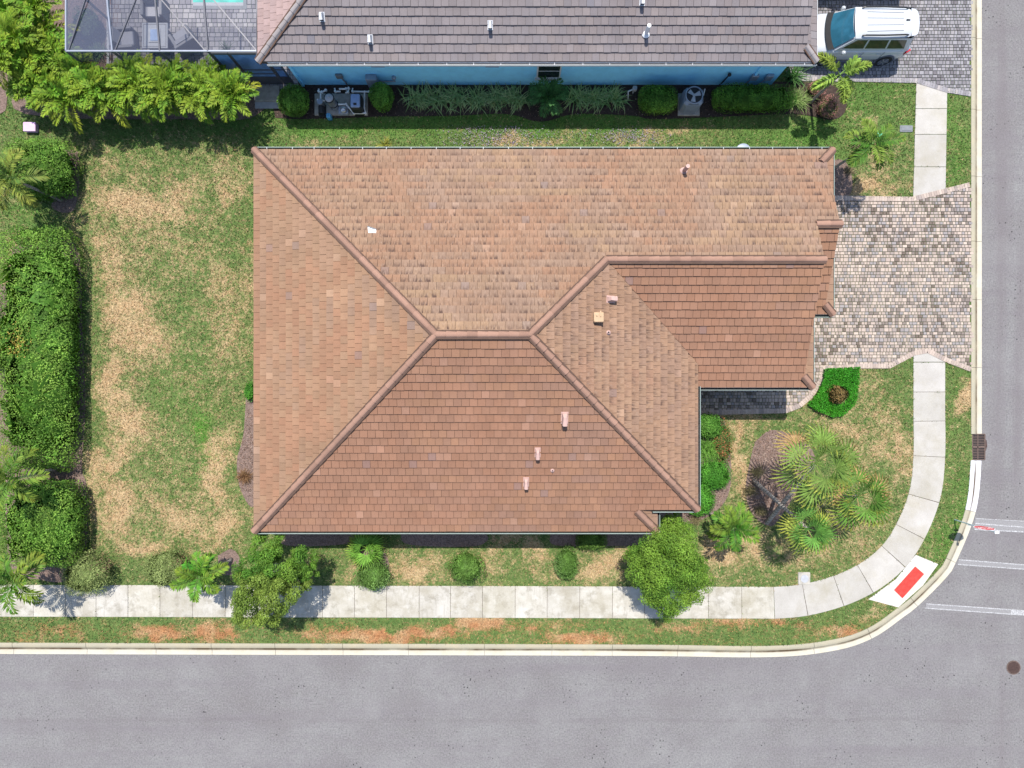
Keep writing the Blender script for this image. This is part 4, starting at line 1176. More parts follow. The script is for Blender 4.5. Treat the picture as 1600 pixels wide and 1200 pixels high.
# --- air conditioner on its pad
ax0, ay0 = W2(1059, 181, .15); ax1, ay1 = W2(1093, 146, .15)
ap = thing("condenser_pad", "pale concrete pad beneath the air conditioner", "concrete pad", ((ax0 + ax1) / 2, (ay0 + ay1) / 2, GZ))
mb = MB(); mb.bevbox(ax0, ay0, 0, ax1, ay1, .19, .02); mb.build("slab", "pad_concrete", ap)
NOGRASS.append([(ax0, ay0), (ax1, ay0), (ax1, ay1), (ax0, ay1)])
x, y = W2(1079.5, 157, .6)
ac = thing("air_conditioner", "grey outdoor air conditioner with round fan on a concrete pad", "air conditioner", (x, y, .19))
w = .42; zt = 1.12
mb = MB(); mb.bevbox(x - w, y - w, .19, x + w, y + w, zt - .06, .13); mb.build("body", "ac_metal", ac)
for i in range(9):
    z = .3 + i * .085
    mb = MB(); mb.box(x - w + .12, y - w - .012, z, x + w - .12, y - w, z + .04); mb.box(x - w - .012, y - w + .12, z, x - w, y + w - .12, z + .04); mb.box(x + w, y - w + .12, z, x + w + .012, y + w - .12, z + .04)
    mb.build("louvre", "ac_metal", ac)
def ring(x, y, z, r0, r1, h, n=28):
    mb = MB(); V = []
    for k in range(n):
        a = 2 * math.pi * k / n; c_, s_ = math.cos(a), math.sin(a)
        V += [(x + r0 * c_, y + r0 * s_, z), (x + r1 * c_, y + r1 * s_, z), (x + r1 * c_, y + r1 * s_, z + h), (x + r0 * c_, y + r0 * s_, z + h)]
    F = []
    for k in range(n):
        a, b = 4 * k, 4 * ((k + 1) % n)
        F += [(a + i, a + (i + 1) % 4, b + (i + 1) % 4, b + i) for i in range(4)]
    return mb.add(V, F)
ring(x, y, zt - .06, .365, w - .01, .06).build("top_ring", "ac_metal", ac)
mb = MB(); mb.cyl(x, y, zt - .058, zt - .052, .365, None, 24); mb.build("fan_well", "black_plastic", ac)
for k in range(3):
    a = 2 * math.pi * k / 3 + .4
    d = np.array((math.cos(a), math.sin(a), 0)); s_ = np.array((-d[1], d[0], 0))
    mb = MB(); p0 = np.array((x, y, zt - .04))
    V = [p0 + d * .05 + s_ * -.05, p0 + d * .30 + s_ * -.13, p0 + d * .31 + s_ * .1 + (0, 0, .03), p0 + d * .06 + s_ * .05 + (0, 0, .02)]
    mb.add(V + [v - np.array((0, 0, .006)) for v in V], [(0, 1, 2, 3), (7, 6, 5, 4), (0, 4, 5, 1), (1, 5, 6, 2), (2, 6, 7, 3), (3, 7, 4, 0)]); mb.build("fan_blade", "light_grey", ac)
mb = MB(); mb.cyl(x, y, zt - .05, zt - .01, .07, None, 14); mb.build("hub", "light_grey", ac)
mb = MB(); mb.tube([(x + .43, y + .2, .5), (x + .62, y + .3, .5), (x + .66, y + .55, .6)], .025); mb.build("refrigerant_line", "pvc", ac)
# --- white valve cluster on the wall
x, y = W2(986, 141, .4); t = thing("backflow_valve", "white pipe valve standing by the blue wall left of the trimmed hedge", "valve", (x, y, GZ))
mb = MB(); mb.tube([(x - .15, y - .1, .1), (x - .15, y - .1, .5), (x + .15, y + .02, .5), (x + .15, y + .02, .1)], .03); mb.build("pipe", "pvc", t)
mb = MB(); mb.bevbox(x + .05, y - .08, .42, x + .25, y + .12, .62, .03); mb.build("valve_body", "light_grey", t)
mb = MB(); mb.tube([(x - .15, y - .1, .5), (x - .1, y - .32, .2)], .02); mb.build("hose_end", "pvc", t)
# --- things half hidden behind the north eave
x, y = W2(1160, 234, .5); t = thing("water_tank", "pale blue round tank lid peeping out behind the north gutter", "lid", (x, y - .12, GZ))
mb = MB(); mb.cyl(x, y - .12, .1, .62, .30, .33, 22); mb.build("tank", "blue_grey", t)
mb = MB(); mb.dome(x, y - .12, .62, .37, .08, 22, 4); mb.build("lid", "ac_metal", t)
x, y = W2(1376, 208, .2); t = thing("irrigation_lid", "mint green oval lid in the grass under the leaning palm", "lid", (x, y, GZ))
mb = MB(); mb.dome(x, y, .1, .15, .06, 16, 4); mb.build("lid", "green_lid", t)
NOGRASS.append([(x - .2, y - .2), (x + .2, y - .2), (x + .2, y + .2), (x - .2, y + .2)])

# --- stop sign with street name blades at the corner
sx, sy = W2(1491.5, 812, .1)
ss = thing("stop_sign", "red octagonal stop sign on a thin pole at the kerb corner", "stop sign", (sx, sy, GZ))
mb = MB(); mb.cyl(sx, sy, 0, 2.42, .03, None, 10); mb.build("pole", "pole_metal", ss)
oc = [(.375 * math.cos(R(22.5 + 45 * k)) / math.cos(R(22.5)), .375 * math.sin(R(22.5 + 45 * k)) / math.cos(R(22.5))) for k in range(8)]
SZ = 1.82
def plate(o, y0, y1, s, name, m, par):
    mb = MB(); V = [(sx + a * s, y0, SZ + b * s) for a, b in o] + [(sx + a * s, y1, SZ + b * s) for a, b in o]
    mb.add(V, [tuple(range(8)), tuple(range(15, 7, -1))] + [(k, 8 + k, 8 + (k + 1) % 8, (k + 1) % 8) for k in range(8)]); return mb.build(name, m, par)
pl = plate(oc, sy + .032, sy + .037, 1.0, "plate", "sign_white", ss)
plate(oc, sy + .0375, sy + .0395, .93, "red_field", "sign_red", pl)
plate(oc, sy + .026, sy + .031, .99, "back_sheet", "pole_metal", pl)
def letters(txt, size, m, par, place):
    cu = bpy.data.curves.new("lettering", 'FONT'); cu.body = txt; cu.size = size; cu.align_x = 'CENTER'; cu.align_y = 'CENTER'; cu.extrude = .0015
    tmp = bpy.data.objects.new("lettering", cu); COL.objects.link(tmp)
    bpy.context.view_layer.update()
    me = bpy.data.meshes.new_from_object(tmp.evaluated_get(bpy.context.evaluated_depsgraph_get()))
    bpy.data.objects.remove(tmp)
    me.transform(place)
    me.transform(Matrix.Translation(-Vector(ROOT[par.name])))
    o = bpy.data.objects.new("lettering", me); COL.objects.link(o); me.materials.append(MATS[m]); o.parent = par; ROOT[o.name] = ROOT[par.name]; return o
letters("STOP", .27, "sign_white", pl, Matrix.Translation((sx, sy + .0415, SZ)) @ Matrix.Rotation(math.pi, 4, 'Z') @ Matrix.Rotation(R(90), 4, 'X'))
mb = MB(); mb.box(sx - .42, sy - .004, 2.43, sx + .42, sy + .004, 2.63) if False else mb.box(sx - .06, sy - .05, 2.42, sx + .12, sy + .06, 2.47); mb.build("pole_cap", "sign_white", ss)
mb = MB(); mb.box(sx - .12, sy - .035, .95, sx + .12, sy - .03, 1.12); mb.build("small_plate", "pole_metal", ss)

# --- cars
def make_car(px_off, Yc, label):
    X0 = 15.95 + px_off
    root = thing("suv", label, "car", (X0, Yc, .125))
    def put(mb, nm, m, par=None, smooth=False):
        mb.V = [(x * .93 if x > 0 else x, y, z) for x, y, z in mb.V]
        o = mb.build(nm, m, None, smooth); o.parent = par or root; ROOT[o.name] = np.zeros(3); return o
    # body: cross sections along the car, nose at -x
    st = [(-2.44, .66, .50, .72), (-2.36, .80, .36, .86), (-2.15, .90, .30, .98), (-1.75, .94, .28, 1.03), (-1.25, .955, .28, 1.07), (-.6, .955, .28, 1.10), (.4, .955, .28, 1.11), (1.4, .955, .28, 1.13), (2.0, .94, .30, 1.14), (2.3, .88, .36, 1.12), (2.44, .78, .46, 1.02)]
    V, F = [], []
    for (x, w, zb, zt) in st:
        prof = [(-.80 * w, zb), (-.97 * w, zb + .10), (-1.0 * w, zb + .36 * (zt - zb)), (-.985 * w, zb + .7 * (zt - zb)), (-.95 * w, zt - .07), (-.88 * w, zt - .012), (-.6 * w, zt + .012), (0, zt + .028)]
        prof = prof + [(-y, z) for y, z in prof[-2::-1]]
        V += [(x, y, z) for y, z in prof]
    m = 15
    F = [(i * m + k, (i + 1) * m + k, (i + 1) * m + k + 1, i * m + k + 1) for i in range(len(st) - 1) for k in range(m - 1)]
    F += [(i * m + m - 1, (i + 1) * m + m - 1, (i + 1) * m, i * m) for i in range(len(st) - 1)]
    F += [tuple(range(m)), tuple(range((len(st)) * m - 1, (len(st) - 1) * m - 1, -1))]
    put(MB().add(V, F), "body", "car_paint", None, True)
    # greenhouse
    def gh(z, k):  # ring at relative height k (0 belt, 1 roof)
        xf = -1.30 + .68 * k; xr = 2.28 - .22 * k; w = .87 - .185 * k
        return [(xf, -w * .93, z), (xf + .06, -w, z), (xr - .12, -w * .99, z), (xr, -w * .86, z), (xr, w * .86, z), (xr - .12, w * .99, z), (xf + .06, w, z), (xf, w * .93, z)]
    V = gh(1.08, 0) + gh(1.72, .93)
    rf = [(x * .985 + .0, y * .93, 1.775) for x, y, z in gh(0, .97)]
    F = [(i, (i + 1) % 8, 8 + (i + 1) % 8, 8 + i) for i in range(8)]
    put(MB().add(V, F), "pillars", "car_paint")
    # roof: domed grid
    nx_, ny_ = 14, 9; V = []; F = []
    for i in range(nx_):
        for j in range(ny_):
            u = i / (nx_ - 1); v = j / (ny_ - 1) * 2 - 1
            xx = -.68 + u * 2.72; w = .70 - .07 * max(0, u - .3) - (.13 * ((u - .85) / .15) ** 2 if u > .85 else 0)
            bow = .05 * (1 - v * v)
            V.append((xx + (bow * -.9 if u < .05 else (bow * 1.6 if u > .95 else 0)), v * w, 1.72 + .095 * (1 - abs(v) ** 6) * (1 - max(0, (u - .93) / .07) ** 2 * .6) * (1 - max(0, (.06 - u) / .06) * .5)))
    F = [(i * ny_ + j, (i + 1) * ny_ + j, (i + 1) * ny_ + j + 1, i * ny_ + j + 1) for i in range(nx_ - 1) for j in range(ny_ - 1)]
    rfo = put(MB().add(V, F), "roof", "car_paint", None, True)
    for v in (-.36, -.13, .13, .36):
        mb = MB(); mb.obox((.66, v * 1.15, 1.818 - .02 * abs(v)), (.86, -.06 * v, 0), (0, .010, 0), (0, 0, .007)); put(mb, "roof_rib", "grey_plastic", rfo)
    for s_ in (-1, 1):
        mb = MB(); mb.tube([(-.42, s_ * .61, 1.80), (-.3, s_ * .625, 1.845), (.6, s_ * .63, 1.85), (1.6, s_ * .60, 1.845), (1.75, s_ * .59, 1.80)], .036, 6); put(mb, "roof_rail", "car_black", rfo)
    mb = MB(); mb.obox((1.72, .06, 1.83), (.09, 0, -.01), (0, .022, 0), (0, 0, .02)); put(mb, "antenna_fin", "car_black", rfo)
    # glass
    def quad(a, b, c, d, nm, m, out=(0, 0, 0), par=None):
        o = np.array(out)
        V = [np.array(p) + o for p in (a, b, c, d)] + [np.array(p) - o * 1.5 for p in (a, b, c, d)]
        return put(MB().add(V, [(0, 1, 2, 3), (7, 6, 5, 4), (0, 4, 5, 1), (1, 5, 6, 2), (2, 6, 7, 3), (3, 7, 4, 0)]), nm, m, par)
    # windscreen: curved, five strips in one sheet
    V = []; n = 8
    for k in range(n + 1):
        v = k / n * 2 - 1; bow = .17 * (1 - v * v)
        V += [(-1.34 - bow, v * .80, 1.10), (-.70 - bow * .5, v * .645, 1.735 + .02 * (1 - v * v))]
    V = [np.array(p) + np.array((-.012, 0, .014)) for p in V]
    F = [(2 * k, 2 * k + 1, 2 * k + 3, 2 * k + 2) for k in range(n)]
    put(MB().add(V, F), "windscreen", "car_glass", None, True)
    V = []
    for k in range(n + 1):
        v = k / n * 2 - 1; bow = .19 * (1 - v * v)
        V += [(-1.58 - bow * .7, v * .86, 1.115 + .03 * (1 - v * v)), (-1.30 - bow, v * .83, 1.15 + .025 * (1 - v * v))]
    put(MB().add(V, F), "cowl", "tyre_rubber", None, True)
    for s_ in (-1, 1):
        def sp(x, k, e=.006):   # point on the side glass plane
            w = .87 - .185 * k; return (x, s_ * (w + e) * (.99), 1.08 + .64 / .93 * k)
        for nm, xs4 in (("side_window", (-1.02, -.02, -.06, -.52)), ("side_window", (.06, 1.05, .95, .02)), ("side_window", (1.13, 1.98, 1.80, 1.04))):
            k0, k1 = .16, .80
            quad(sp(xs4[0], k0), sp(xs4[1], k0), sp(xs4[2], k1), sp(xs4[3], k1), nm, "side_glass", (0, s_ * .004, .001))
        mb = MB(); mb.obox((.1, s_ * .952, .80), (.0045, 0, 0), (0, .006, 0), (0, 0, .28)); mb.obox((1.12, s_ * .952, .80), (.0045, 0, 0), (0, .006, 0), (0, 0, .28)); put(mb, "door_gap", "car_black")
        for x in (.02, .98):
            mb = MB(); mb.tube([(x - .16, s_ * .935, .93), (x - .12, s_ * .975, .93), (x + .02, s_ * .975, .93), (x + .06, s_ * .935, .93)], .018, 6); put(mb, "door_handle", "car_paint")
        mb = MB(); mb.bevbox(-.98, s_ * .93, 1.08, -.80, s_ * 1.10, 1.24, .05); put(mb, "wing_mirror", "car_paint")
        mb = MB(); mb.obox((2.30, s_ * .84, .93), (.11, s_ * -.055, 0), (.02, s_ * .035, 0), (0, 0, .10)); put(mb, "tail_light", "tail_red")
        mb = MB(); mb.obox((-2.33, s_ * .68, .78), (.05, s_ * .02, 0), (-.02, s_ * .13, 0), (0, 0, .06)); put(mb, "headlight", "alloy")
        mb = MB(); mb.bevbox(-1.5, s_ * .88, .24, 1.5, s_ * .975, .36, .03); put(mb, "side_skirt", "car_trim")
        for x in (-1.30, 1.52):
            # wheel arch: dark half ring proud of the body side
            n = 14; mb = MB(); V = []
            for k in range(n + 1):
                a = math.pi * k / n * 1.16 - .25
                for r_, yy in ((.385, .9), (.47, .9), (.47, .972), (.385, .968)): V.append((x + r_ * math.cos(a), s_ * yy, .37 + r_ * math.sin(a)))
            F = [(4 * k + i, 4 * k + (i + 1) % 4, 4 * k + 4 + (i + 1) % 4, 4 * k + 4 + i) for k in range(n) for i in range(4)]
            put(mb.add(V, F), "wheel_arch", "car_trim")
            mb = MB(); mb.tube([(x, s_ * .70, .37), (x, s_ * .74, .37), (x, s_ * .95, .37), (x, s_ * .985, .37)], [.33, .37, .37, .345], 24); wh = put(mb, "wheel", "tyre_rubber")
            mb = MB(); mb.tube([(x, s_ * .97, .37), (x, s_ * .988, .37)], [.25, .255], 22); put(mb, "rim", "car_trim", wh)
            mb = MB()
            for k in range(6):
                a = k * math.pi / 3; d = np.array((math.cos(a), 0, math.sin(a)))
                mb.obox(np.array((x, s_ * .992, .37)) + d * .135, d * .115, np.cross(d, (0, 1, 0)) * .028, (0, s_ * .006, 0))
            put(mb, "spokes", "alloy", wh)
    quad((2.31, -.66, 1.15), (2.31, .66, 1.15), (2.12, .56, 1.66), (2.12, -.56, 1.66), "rear_window", "side_glass", (.008, 0, .004))
    mb = MB(); mb.prism([(1.92, -.62), (2.12, -.58), (2.24, -.50), (2.30, -.30), (2.32, 0), (2.30, .30), (2.24, .50), (2.12, .58), (1.92, .62)], lambda x, y: 1.74 - .06 * (x - 1.92), lambda x, y: 1.795 - .12 * (x - 1.92) - .05 * y * y); put(mb, "spoiler", "car_paint")
    mb = MB(); mb.bevbox(2.36, -.78, .32, 2.52, .78, .62, .05); put(mb, "rear_bumper", "car_paint")
    mb = MB(); mb.bevbox(-2.50, -.74, .30, -2.36, .74, .58, .05); put(mb, "front_bumper", "car_trim")
    mb = MB(); mb.box(2.45, -.26, .78, 2.462, .26, .90); put(mb, "number_plate", "light_grey")
    # seats and dash seen through the screen are left dark
    return root
make_car(0, 16.06, "white suv with roof rails parked on the grey paved drive")
make_car(.1, 19.25, "car parked past the top edge of the picture, its shadow on the grey drive")
# ================================================================== PLANTS
def leaf_mesh(P, Nn, size, cols, name, parent, m="leaf", aspect=.5, tilt=.55, kind=None, r=rng):
    """a folded leaf at each point, facing roughly along its normal"""
    n = len(P)
    Nn = Nn + r.normal(0, tilt, (n, 3)); Nn /= np.linalg.norm(Nn, axis=1)[:, None] + 1e-9
    D = r.normal(0, 1, (n, 3)); D -= (D * Nn).sum(1)[:, None] * Nn; D /= np.linalg.norm(D, axis=1)[:, None] + 1e-9
    B = np.cross(Nn, D)
    s = size * r.uniform(.65, 1.3, n)[:, None]
    V = np.stack([P - D * s * .5, P + B * s * aspect * .5 + Nn * s * .06, P + D * s * .55 - Nn * s * .08, P - B * s * aspect * .5 + Nn * s * .06], 1).reshape(-1, 3)
    i = np.arange(n) * 4
    F = np.stack([i, i + 1, i + 2, i + 3], 1)
    C = np.repeat(cols, 4, axis=0)
    return mesh(name, V, F, m, parent, C, kind=kind)
def leafcols(P, base, tipc, n, lowf=1.6, seed=0, tipfrac=.3, r=rng):
    k = np.clip(.5 + .35 * wob(P, lowf, seed) + r.normal(0, .22, n), 0, 1)[:, None]
    c = np.array(base)[None] * (1 - k * tipfrac * 2.2).clip(0, 1) + np.array(tipc)[None] * (k * tipfrac * 2.2).clip(0, 1)
    return np.clip(c * r.uniform(.72, 1.25, n)[:, None], .004, .8)
def bush(name, label, cat, px, py, rx, ry, z0, z1, n, base, tip, leaf=.07, group=None, box=0.0, rough=.12, seed=1, tipfrac=.3, lowf=2.2, stem=True, aspect=.5, tilt=.55, shell=.22, extra=None, poly=None):
    """a leafy shrub: leaves through the outer shell over a leafy core; rx, ry in photo pixels at its widest height"""
    r = np.random.default_rng(seed * 101 + int(px) + int(py) * 7)
    zm = z0 + .45 * (z1 - z0)
    cx, cy = W2(px, py, zm); f = S * (1 - zm / H); rx, ry = rx * f, ry * f
    t = thing(name, label, cat, (cx, cy, z0), group)
    d = r.normal(0, 1, (n, 3)); d /= np.linalg.norm(d, axis=1)[:, None]
    d[:, 2] = np.where((d[:, 2] < -.55) & (r.random(n) < .7), -d[:, 2], d[:, 2])
    e = 2 + 5 * box
    sup = (np.abs(d) ** e).sum(1) ** (-1 / e)
    q = d * sup[:, None]
    bump_ = 1 + rough * wob(q * np.array([rx, ry, 1]) + np.array((cx, cy, 0)), 2.6, seed) + rough * .6 * wob(q * np.array([rx, ry, 1]), 6.0, seed + 1)
    depth = 1 - shell * r.random(n) ** 1.6
    k = (bump_ * depth)[:, None]
    hz = (z1 - z0) / 2
    P = q * k * np.array([rx, ry, hz]) + np.array((cx, cy, z0 + hz))
    P[:, 2] = np.maximum(P[:, 2], z0 + .02)
    Nn = d / np.array([rx, ry, hz]); Nn /= np.linalg.norm(Nn, axis=1)[:, None]
    Nn[:, 2] += .25
    cols = leafcols(P, base, tip, n, lowf, seed, tipfrac, r)
    cols = cols * np.clip(1 + .32 * wob(P, 4.5, seed + 2) + .2 * wob(P, 9, seed + 3), .45, 1.6)[:, None]
    if extra is not None: cols = extra(P, cols, r)
    gap = (wob(P, 5.5, seed + 5) > 1.15) & (r.random(n) < .6)
    P, Nn, cols = P[~gap], Nn[~gap], cols[~gap]
    fo = leaf_mesh(P, Nn, leaf, cols, "foliage", t, "leaf", aspect, tilt, r=r)
    # inner mass of twigs and older leaves
    m = 900
    d2 = r.normal(0, 1, (m, 3)); d2 /= np.linalg.norm(d2, axis=1)[:, None]
    q2 = d2 * ((np.abs(d2) ** e).sum(1) ** (-1 / e))[:, None] * r.uniform(.6, .8, m)[:, None]
    P2 = q2 * np.array([rx, ry, hz]) + np.array((cx, cy, z0 + hz)); P2[:, 2] = np.maximum(P2[:, 2], z0 + .02)
    c2 = np.tile(np.array(base) * .9, (m, 1)) * r.uniform(.7, 1.1, m)[:, None]
    leaf_mesh(P2, d2, max(leaf * 2.4, .55 * math.sqrt(rx * ry) * .5), c2, "inner_foliage", fo, "leaf", .9, .2, r=r)
    if stem:
        mb = MB()
        for k_ in range(4):
            a = k_ * 1.6 + seed; mb.tube([(cx + .06 * math.cos(a), cy + .06 * math.sin(a), z0 - .05), (cx + rx * .3 * math.cos(a), cy + ry * .3 * math.sin(a), z0 + hz * .9)], [.022, .012], 5)
        mb.build("stem", "bark_brown", t)
    return t

def tree(name, label, px, py, h, lobes, base, tip, n, leaf, trunk_px=None, seed=1, tipfrac=.3, group=None):
    """lobes: (px, py, z, radius px, height m)"""
    r = np.random.default_rng(seed)
    bx_, by_ = W2(*(trunk_px or (px, py)), .1)
    t = thing(name, label, "tree", (bx_, by_, GZ), group)
    mb = MB(); top = np.array((*W2(px, py, h * .6), h * .6))
    mb.tube([(bx_, by_, 0), tuple(np.array((bx_, by_, .1)) * .5 + top * .5), tuple(top)], [.11, .08, .06], 8)
    mb.build("trunk", "bark", t)
    allP, allN, allC = [], [], []
    tot = sum(l[3] ** 2 for l in lobes)
    for i, lobe_ in enumerate(lobes):
        lx, ly, z, rp, hh = lobe_[:5]
        c = np.array((*W2(lx, ly, z), z)); rad = rp * S * (1 - z / H)
        lb = MB(); lb.tube([tuple(top * .55 + np.array((bx_, by_, .1)) * .45), tuple(top * .4 + c * .6 - (0, 0, hh * .3)), tuple(c)], [.05, .035, .012], 6); lb.build("limb", "bark", t)
        m = int(n * rp ** 2 / tot)
        # twig clusters over the limb's outline, leaves over each cluster
        K = max(10, int(26 * (rad / .9) ** 1.5))
        kd = r.normal(0, 1, (K, 3)); kd /= np.linalg.norm(kd, axis=1)[:, None]
        kd[:, 2] = np.where(kd[:, 2] < -.35, -kd[:, 2], kd[:, 2])
        kc = kd * r.uniform(.62, .95, (K, 1)) * np.array([rad, rad, hh]) + c
        kr = rad * r.uniform(.22, .40, K) * (.9 if rad > .8 else 1.1)
        kcol = r.uniform(.78, 1.2, (K, 1))
        w_ = kr ** 2 / (kr ** 2).sum()
        pk = r.choice(K, m, p=w_)
        d = r.normal(0, 1, (m, 3)); d /= np.linalg.norm(d, axis=1)[:, None]
        d[:, 2] = np.where(d[:, 2] < -.25, -d[:, 2] * r.random(m), d[:, 2])
        P = kc[pk] + d * (kr[pk] * (1 - .4 * r.random(m) ** 1.5) * (1 + .12 * wob(d * 2 + kc[pk], 4.0, seed)))[:, None] * np.array((1, 1, .75))
        allP.append(P); allN.append(d + np.array((0, 0, .35)))
        b_, t_ = (base, tip) if len(lobes[i]) < 6 else (lobes[i][5], lobes[i][6])
        allC.append(leafcols(P, b_, t_, m, 1.4, seed + i, tipfrac, r) * kcol[pk] * r.uniform(.9, 1.1))
    P = np.vstack(allP)
    leaf_mesh(P, np.vstack(allN), leaf, np.vstack(allC), "crown", t, "leaf", .6, .42, r=r)
    return t

def frond_mesh(base, az, el, L, droop, wid, n, col, r, twist=0.0, vee=.35, bare=.18, leafw=.032, tipc=None, curve=1.3, plume=False):
    """a pinnate frond: arching rachis with paired leaflets. returns V, F(quads), C"""
    t = np.linspace(0, 1, n + 1)
    th = el - droop * t ** curve
    ds = L / n
    hx = np.concatenate([[0], np.cumsum(np.cos(th[:-1]) * ds)]); hz = np.concatenate([[0], np.cumsum(np.sin(th[:-1]) * ds)])
    hd = np.array((math.cos(az), math.sin(az), 0)); sd_ = np.array((-math.sin(az), math.cos(az), 0))
    bend = twist * hx ** 2
    P = np.array(base)[None] + hx[:, None] * hd + bend[:, None] * sd_ + np.stack([0 * hz, 0 * hz, hz], 1)
    T = np.cos(th)[:, None] * hd + np.stack([0 * th, 0 * th, np.sin(th)], 1)
    Up = -np.sin(th)[:, None] * hd + np.stack([0 * th, 0 * th, np.cos(th)], 1)
    V, C = [], []
    rw = .014 * (1 - t) + .006
    # rachis as flat tapering strips
    for i in range(n):
        V += [P[i] - sd_ * rw[i], P[i] + sd_ * rw[i], P[i + 1] + sd_ * rw[i + 1], P[i + 1] - sd_ * rw[i + 1]]
        V += [P[i] + Up[i] * rw[i], P[i] - Up[i] * rw[i] * 1.4, P[i + 1] - Up[i + 1] * rw[i + 1] * 1.4, P[i + 1] + Up[i + 1] * rw[i + 1]]
        C += [np.array(col) * 1.05 + .02] * 8
    for i in range(int(n * bare), n):
        tt = (t[i] - bare) / (1 - bare)
        ll = wid * (math.sin(math.pi * min(1, .12 + .88 * tt)) ** .6) * (1 - .25 * tt) + .05
        for s_ in (-1, 1):
            for h_ in ((0,) if not plume else (0, .5)):
                j = P[i] * (1 - h_) + P[i + 1] * h_
                fwd = .45 + .55 * tt + r.uniform(-.08, .08)
                d = sd_ * s_ * math.cos(fwd) + T[i] * math.sin(fwd) + Up[i] * (r.uniform(-.9, 1.3) if plume else vee + r.uniform(-.25, .25))
                d /= np.linalg.norm(d)
                l_ = ll * r.uniform(.88, 1.1)
                mid = j + d * l_ * .5; tip = j + d * l_ + np.array((0, 0, -.16 * l_ - .1 * l_ * r.random()))
                wv = np.cross(d, Up[i]); wv /= np.linalg.norm(wv) + 1e-9
                wv = wv * leafw * .5
                V += [j, mid + wv, tip, mid - wv]
                c = np.array(col) * r.uniform(.6, 1.35)
                if tipc is not None:
                    k_ = .35 * tt * r.random(); c = c * (1 - k_) + np.array(tipc) * k_
                C += [c] * 4
    V = np.array(V); C = np.clip(np.array(C), .004, .8)
    F = np.arange(len(V)).reshape(-1, 4)
    return V, F, C

def palm(name, label, base_px, top_px, h, nf, L, el=(.2, 1.1), droop=(1.0, 1.6), col=(.06, .15, .03), yel=(.28, .26, .04), yfrac=.15, wid=.42, seed=1, group=None, trunk_r=.07, shaft=True, cat="palm tree", curve_in=0, n=17, leafw=.05, vee=.3, plume=False):
    r = np.random.default_rng(seed)
    b = np.array((*W2(*base_px, .1), .1)); tp = np.array((*W2(*top_px, h), h))
    t = thing(name, label, cat, (b[0], b[1], GZ), group)
    mb = MB(); pts = []
    for k in range(9):
        u = k / 8; p = b * (1 - u) + tp * u; p[:2] += curve_in * math.sin(math.pi * u) * np.array((.25, .1)); pts.append(p)
    rs = [trunk_r * (1.35 if k == 0 else 1.05 - .035 * k) for k in range(9)]
    mb.tube([tuple(p) for p in pts], rs, 10); tr = mb.build("trunk", "bark", t, smooth=True)
    rb = MB()
    for k in range(1, 24):
        u = k / 24; p = b * (1 - u) + tp * u; p[:2] += curve_in * math.sin(math.pi * u) * np.array((.25, .1)); d = (tp - b) / np.linalg.norm(tp - b)
        rb.tube([tuple(p - d * .008), tuple(p + d * .008)], trunk_r * (1.09 - .25 * u), 10)
    rb.build("trunk_rings", "bark_brown", tr)
    if shaft:
        mb = MB(); mb.tube([tuple(tp), tuple(tp + np.array((0, 0, .35)))], [trunk_r * .95, trunk_r * .6], 8, (.1, .2, .05, 1)); mb.build("crownshaft", "frond", t, useC=True)
    ctr = tp + np.array((0, 0, .28 if shaft else .05))
    for i in range(nf):
        az = i * 2.39996 + r.uniform(-.25, .25); u = (i + .5) / nf
        e = el[1] * (1 - u) + el[0] * u + r.uniform(-.1, .1)
        c = np.array(col) * r.uniform(.8, 1.25)
        y = min(1, max(0, yfrac * 2 * r.random() + (.5 if (u > .8 and r.random() < yfrac * 2) else 0)))
        c = c * (1 - y) + np.array(yel) * y
        V, F, C = frond_mesh(ctr, az, e, L * r.uniform(.85, 1.1), r.uniform(*droop), wid, n, c, r, r.uniform(-.12, .12), vee=vee, leafw=leafw, tipc=yel, plume=plume)
        mesh("frond", V, F, "frond", t, C)
    return t

def fan_leaf(base, az, el, pet, rad, nseg, col, r, tipc, spread=3.9):
    hd = np.array((math.cos(az) * math.cos(el), math.sin(az) * math.cos(el), math.sin(el)))
    sd_ = np.array((-math.sin(az), math.cos(az), 0)); up = np.cross(hd, sd_); up = up if up[2] > 0 else -up
    base = np.array(base); hub = base + hd * pet
    V, C = [], []
    V += [base - sd_ * .014, base + sd_ * .014, hub + sd_ * .01, hub - sd_ * .01]; C += [np.array(col) * 1.2] * 4
    # blade plane tips outwards
    fd = hd * .9 + np.array((0, 0, -.38)); fd /= np.linalg.norm(fd); fu = np.cross(fd, sd_); fu = fu if fu[2] > 0 else -fu
    for k in range(nseg):
        a = (k / (nseg - 1) - .5) * spread
        d = fd * math.cos(a) + sd_ * math.sin(a); w_ = np.cross(fu, d)
        l = rad * (.72 + .28 * math.cos(a * .5)) * r.uniform(.9, 1.08)
        fold = fu * (.03 if k % 2 else -.01)
        p1 = hub + d * l * .5 + fold + fu * .03; p2 = hub + d * l * .8 + fu * (-.02); p3 = hub + d * l + np.array((0, 0, -.12 * l - .12 * l * r.random()))
        ww = l * spread / nseg * .2
        V += [hub, p1 + w_ * ww, p2, p1 - w_ * ww]; V += [p1 + w_ * ww * .8, p2 + w_ * ww * .5, p3, p1 - w_ * ww * .8]
        c = np.array(col) * r.uniform(.8, 1.2); ct = c * .45 + np.array(tipc) * .55
        C += [c] * 4 + [c, ct, ct, c]
    V = np.array(V); return V, np.arange(len(V)).reshape(-1, 4), np.clip(np.array(C), .004, .8)
